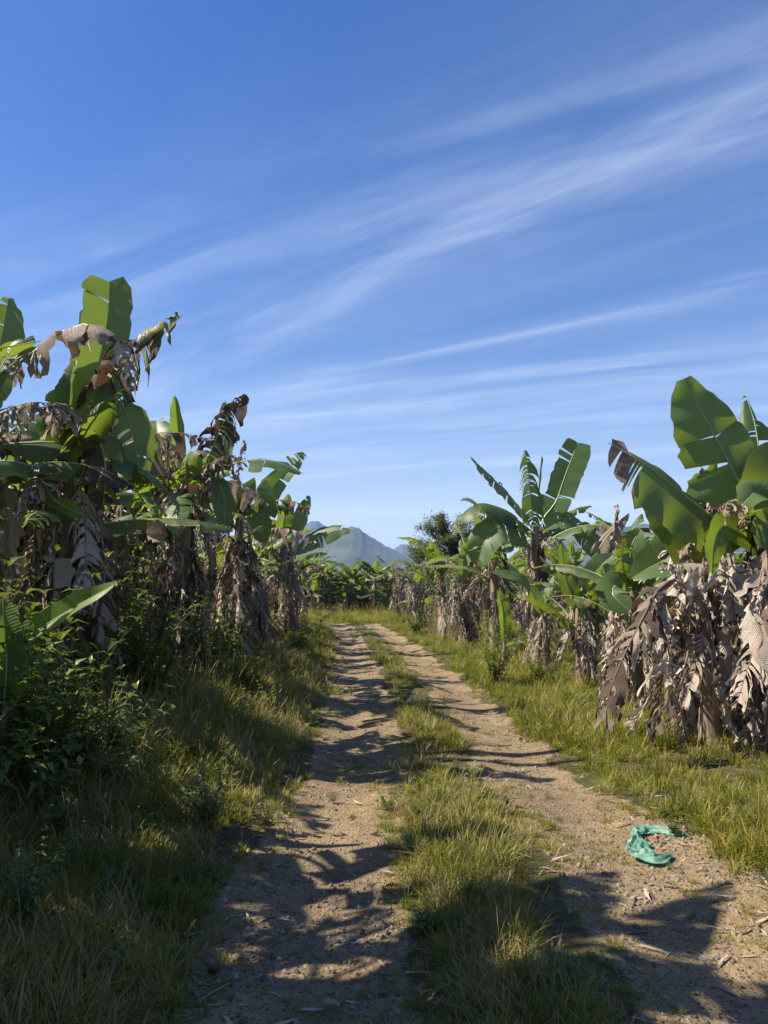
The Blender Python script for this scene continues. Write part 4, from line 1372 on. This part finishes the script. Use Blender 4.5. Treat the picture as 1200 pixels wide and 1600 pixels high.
STONES = [stone_mesh(i) for i in range(6)]
rs_ = np.random.default_rng(4)
for i, (u, v, s_) in enumerate([(895, 1352, .05), (880, 1347, .03), (415, 1385, .07), (365, 1390, .055), (440, 1372, .04), (520, 1320, .03), (395, 1478, .05), (430, 1465, .04), (370, 1500, .06), (520, 1570, .06), (560, 1545, .05),
                                (660, 1545, .05), (590, 1440, .05), (480, 1520, .04), (1010, 1420, .03), (960, 1390, .03), (1100, 1500, .04), (830, 1290, .03), (545, 1365, .035), (500, 1290, .03), (910, 1215, .035),
                                (770, 1180, .04), (530, 1155, .04), (560, 1100, .04), (1060, 1365, .03), (985, 1290, .025), (620, 1590, .05), (1040, 1560, .04)]):
    d = ground_at(u, v)
    x = pix(u, v, d)[0]
    o = obj('stone', STONES[i % 6], None, (x, d, ground_z(x, d) - s_ * .1), (rs_.normal(0, .2), rs_.normal(0, .2), rs_.uniform(0, 6.28)), (s_ * .75, s_ * rs_.uniform(.45, .75), s_ * .6))
    tag(o, 'small pale stone half sunk in the dirt of the track', 'stone', 'stones lying in the wheel ruts')

PEB = source_collection('pebble', STONES)
n = 22000
y = (2.0 ** -.6 + rs_.random(n) * (22 ** -.6 - 2.0 ** -.6)) ** (1 / -.6)
t = rs_.uniform(-1.5, 1.6, n)
k = rs_.random(n) < rut_mask(t, y) * np.clip(.45 + .6 * vnoise(t * 2 + 5, y * 2, 41), .05, 1)
y, t = y[k], t[k]
x = t + road_x(y)
scatter('gravel', np.stack([x, y, height(x, y) + .001], -1), rs_.uniform(0, 6.28, (len(x), 3)), .004 + .02 * rs_.random(len(x)) ** 4, rs_.integers(0, 6, len(x)), PEB, 'fine gravel scattered over the wheel ruts')


def twig_mesh(seed):
    r = np.random.default_rng(seed)
    gg = Geo()
    p = np.array([[0, 0, 0], [.05, r.normal(0, .01), .004], [.1, r.normal(0, .015), .006], [.15, r.normal(0, .02), .002]])
    tube(gg, p, [.002, .0024, .002, .001], 4)
    gg.grid(np.array([[[.02, .0, .004], [.02, .012, .008]], [[.07, .002, .008], [.07, .016, .004]], [[.12, .0, .006], [.125, .008, .004]]]), np.zeros((3, 2, 2)), np.zeros((3, 2)))
    return gg.mesh('twig', MAT['twig'])


TW = source_collection('twig', [twig_mesh(i) for i in range(4)])
n = 3400
y = (2.0 ** -.6 + rs_.random(n) * (26 ** -.6 - 2.0 ** -.6)) ** (1 / -.6)
t = rs_.uniform(-1.6, 2.0, n)
k = rs_.random(n) < (.16 + .5 * sstep(.9, 1.25, t) * (1 - sstep(1.5, 1.9, t)) + .3 * np.exp(-((t + 1.2) / .2) ** 2))
y, t = y[k], t[k]
x = t + road_x(y)
scatter('plant_litter', np.stack([x, y, height(x, y) + .004], -1), np.stack([rs_.normal(0, .12, len(x)), rs_.normal(0, .12, len(x)), rs_.uniform(0, 6.28, len(x))], -1), rs_.uniform(.35, 1.1, len(x)), rs_.integers(0, 4, len(x)), TW, 'dry stalks and leaf scraps littering the edges of the ruts')

# fallen dead leaves by the right rut
for i, (u, v, rz, s_) in enumerate([(850, 1135, .3, .42), (880, 1150, 2.2, .36), (830, 1150, 4.2, .3), (870, 1120, 5.2, .34), (905, 1165, 1.2, .3), (890, 1050, .9, .4), (870, 1045, 3.6, .35)]):
    d = ground_at(u, v)
    x = pix(u, v, d)[0]
    me, rb = DEAD[[0, 3, 5, 8, 10, 13, 15][i]]
    o = obj('fallen_leaf', me, None, (x, d, ground_z(x, d) + .02), (0, -1.42, rz), (s_, s_, s_))
    obj('midrib', rb, o)
    tag(o, 'dry shrivelled banana leaf lying in the litter at the edge of the right rut', 'dead leaf', 'fallen leaves beside the right rut')


# crumpled green plastic sacking
def sack():
    r = np.random.default_rng(12)
    m, t = new_mat('green_plastic_weave')
    tcx = t.add('ShaderNodeTexCoord')
    uv = t.add('ShaderNodeUVMap')
    nz = t.noise(tcx.outputs['Object'], 16, 4, .6)
    ck = t.add('ShaderNodeTexWave', {'Vector': uv, 'Scale': 22.0, 'Distortion': 1.0})
    col = t.ramp(nz, [(.3, (.08, .24, .17)), (.5, (.20, .42, .32)), (.72, (.50, .60, .48))])
    col = t.mix(t.math('MULTIPLY', ck.outputs[1], .3), col, (.07, .26, .19))
    bmp = t.add('ShaderNodeBump', {'Strength': .4, 'Distance': .004, 'Height': t.math('ADD', nz, ck.outputs[1])})
    leaf_shader(t, col, (.1, .5, .35), .42, .25, bmp)
    px_ = [(1070, 1308), (1048, 1303), (1018, 1302), (998, 1308), (996, 1324), (1004, 1342), (1022, 1352), (1048, 1345)]
    P = []
    for u, v in px_:
        d = ground_at(u, v)
        P.append(np.array([pix(u, v, d)[0], d, 0]))
    c0 = np.mean(P, axis=0)
    P = [p - c0 for p in P]
    C = catmull(P, 110)
    T = norm(np.gradient(C, axis=0))
    A = norm(np.cross(T, np.array([0, 0, 1.0])))
    s_ = np.linspace(0, 1, 110)
    wid = .020 + .020 * np.exp(-((s_ - .2) / .14) ** 2) + .022 * np.exp(-((s_ - .72) / .17) ** 2) - .008 * np.exp(-((s_ - .45) / .06) ** 2)
    wid *= 1.9
    wid *= np.minimum(1, np.minimum(s_, 1 - s_) / .05 + .25)
    ns = 30
    u_ = np.linspace(-1, 1, ns + 1)
    SS, UU = np.meshgrid(s_, u_, indexing='ij')
    ph = r.uniform(0, 6.28, 12)

    def ridge(q_):
        return 1 - np.abs(np.sin(q_))
    wx = SS * 11 + .5 * np.sin(UU * 3 + ph[0]) + .6 * np.sin(SS * 17 + ph[1])
    wy = UU * 3.2 + .8 * np.sin(SS * 13 + ph[2])
    zz = .5 * ridge(wy * 1.1 + .35 * wx + ph[3]) + .3 * ridge(wx * 1.3 - wy * 1.7 + ph[4]) + .25 * ridge(wx * 2.9 + wy * 2.3 + ph[5]) + .15 * ridge(wx * 5.1 - wy * 4.3 + ph[6])
    zz = .004 + .034 * zz * (1 - .75 * UU ** 2)
    lat = UU * wid[:, None] * (1 + .18 * np.sin(SS * 23 + ph[7]) + .12 * np.sin(SS * 51 + ph[8]) * np.sign(UU) + .05 * r.normal(size=SS.shape) * np.abs(UU))
    lat += .007 * np.sin(wx * 2.2 + wy * 1.5)
    G = C[:, None, :] + A[:, None, :] * lat[..., None] + np.array([0, 0, 1.0]) * (zz + .012)[..., None] + T[:, None, :] * (.008 * np.sin(wy * 2.6 + ph[9]))[..., None]
    gg = Geo()
    gg.grid(G, np.stack([SS * 6, UU], -1), np.zeros(SS.shape))
    o = obj('plastic_sack', gg.mesh('plastic_sack', m, False), None, (c0[0], c0[1], ground_z(c0[0], c0[1])))
    tag(o, 'crumpled strip of green woven plastic sacking on the right wheel rut', 'plastic sack')


sack()

# ------------------------------------------------------------------ air
import bmesh
bm = bmesh.new()
bmesh.ops.create_cube(bm, size=1.0)
me = bpy.data.meshes.new('haze')
bm.to_mesh(me)
bm.free()
hz = obj('haze', me, None, (0, 1400, 169), (0, 0, 0), (11200, 9600, 342))
hm, t = new_mat('haze')
vol = t.add('ShaderNodeVolumePrincipled', {'Color': (0.34, 0.56, 1.0, 1), 'Density': 0.00014, 'Anisotropy': 0.0})
o_ = t.add('ShaderNodeOutputMaterial')
t.l.new(vol.outputs[0], o_.inputs['Volume'])
me.materials.append(hm)
tag(hz, 'thin pale air over the plain', kind='stuff')
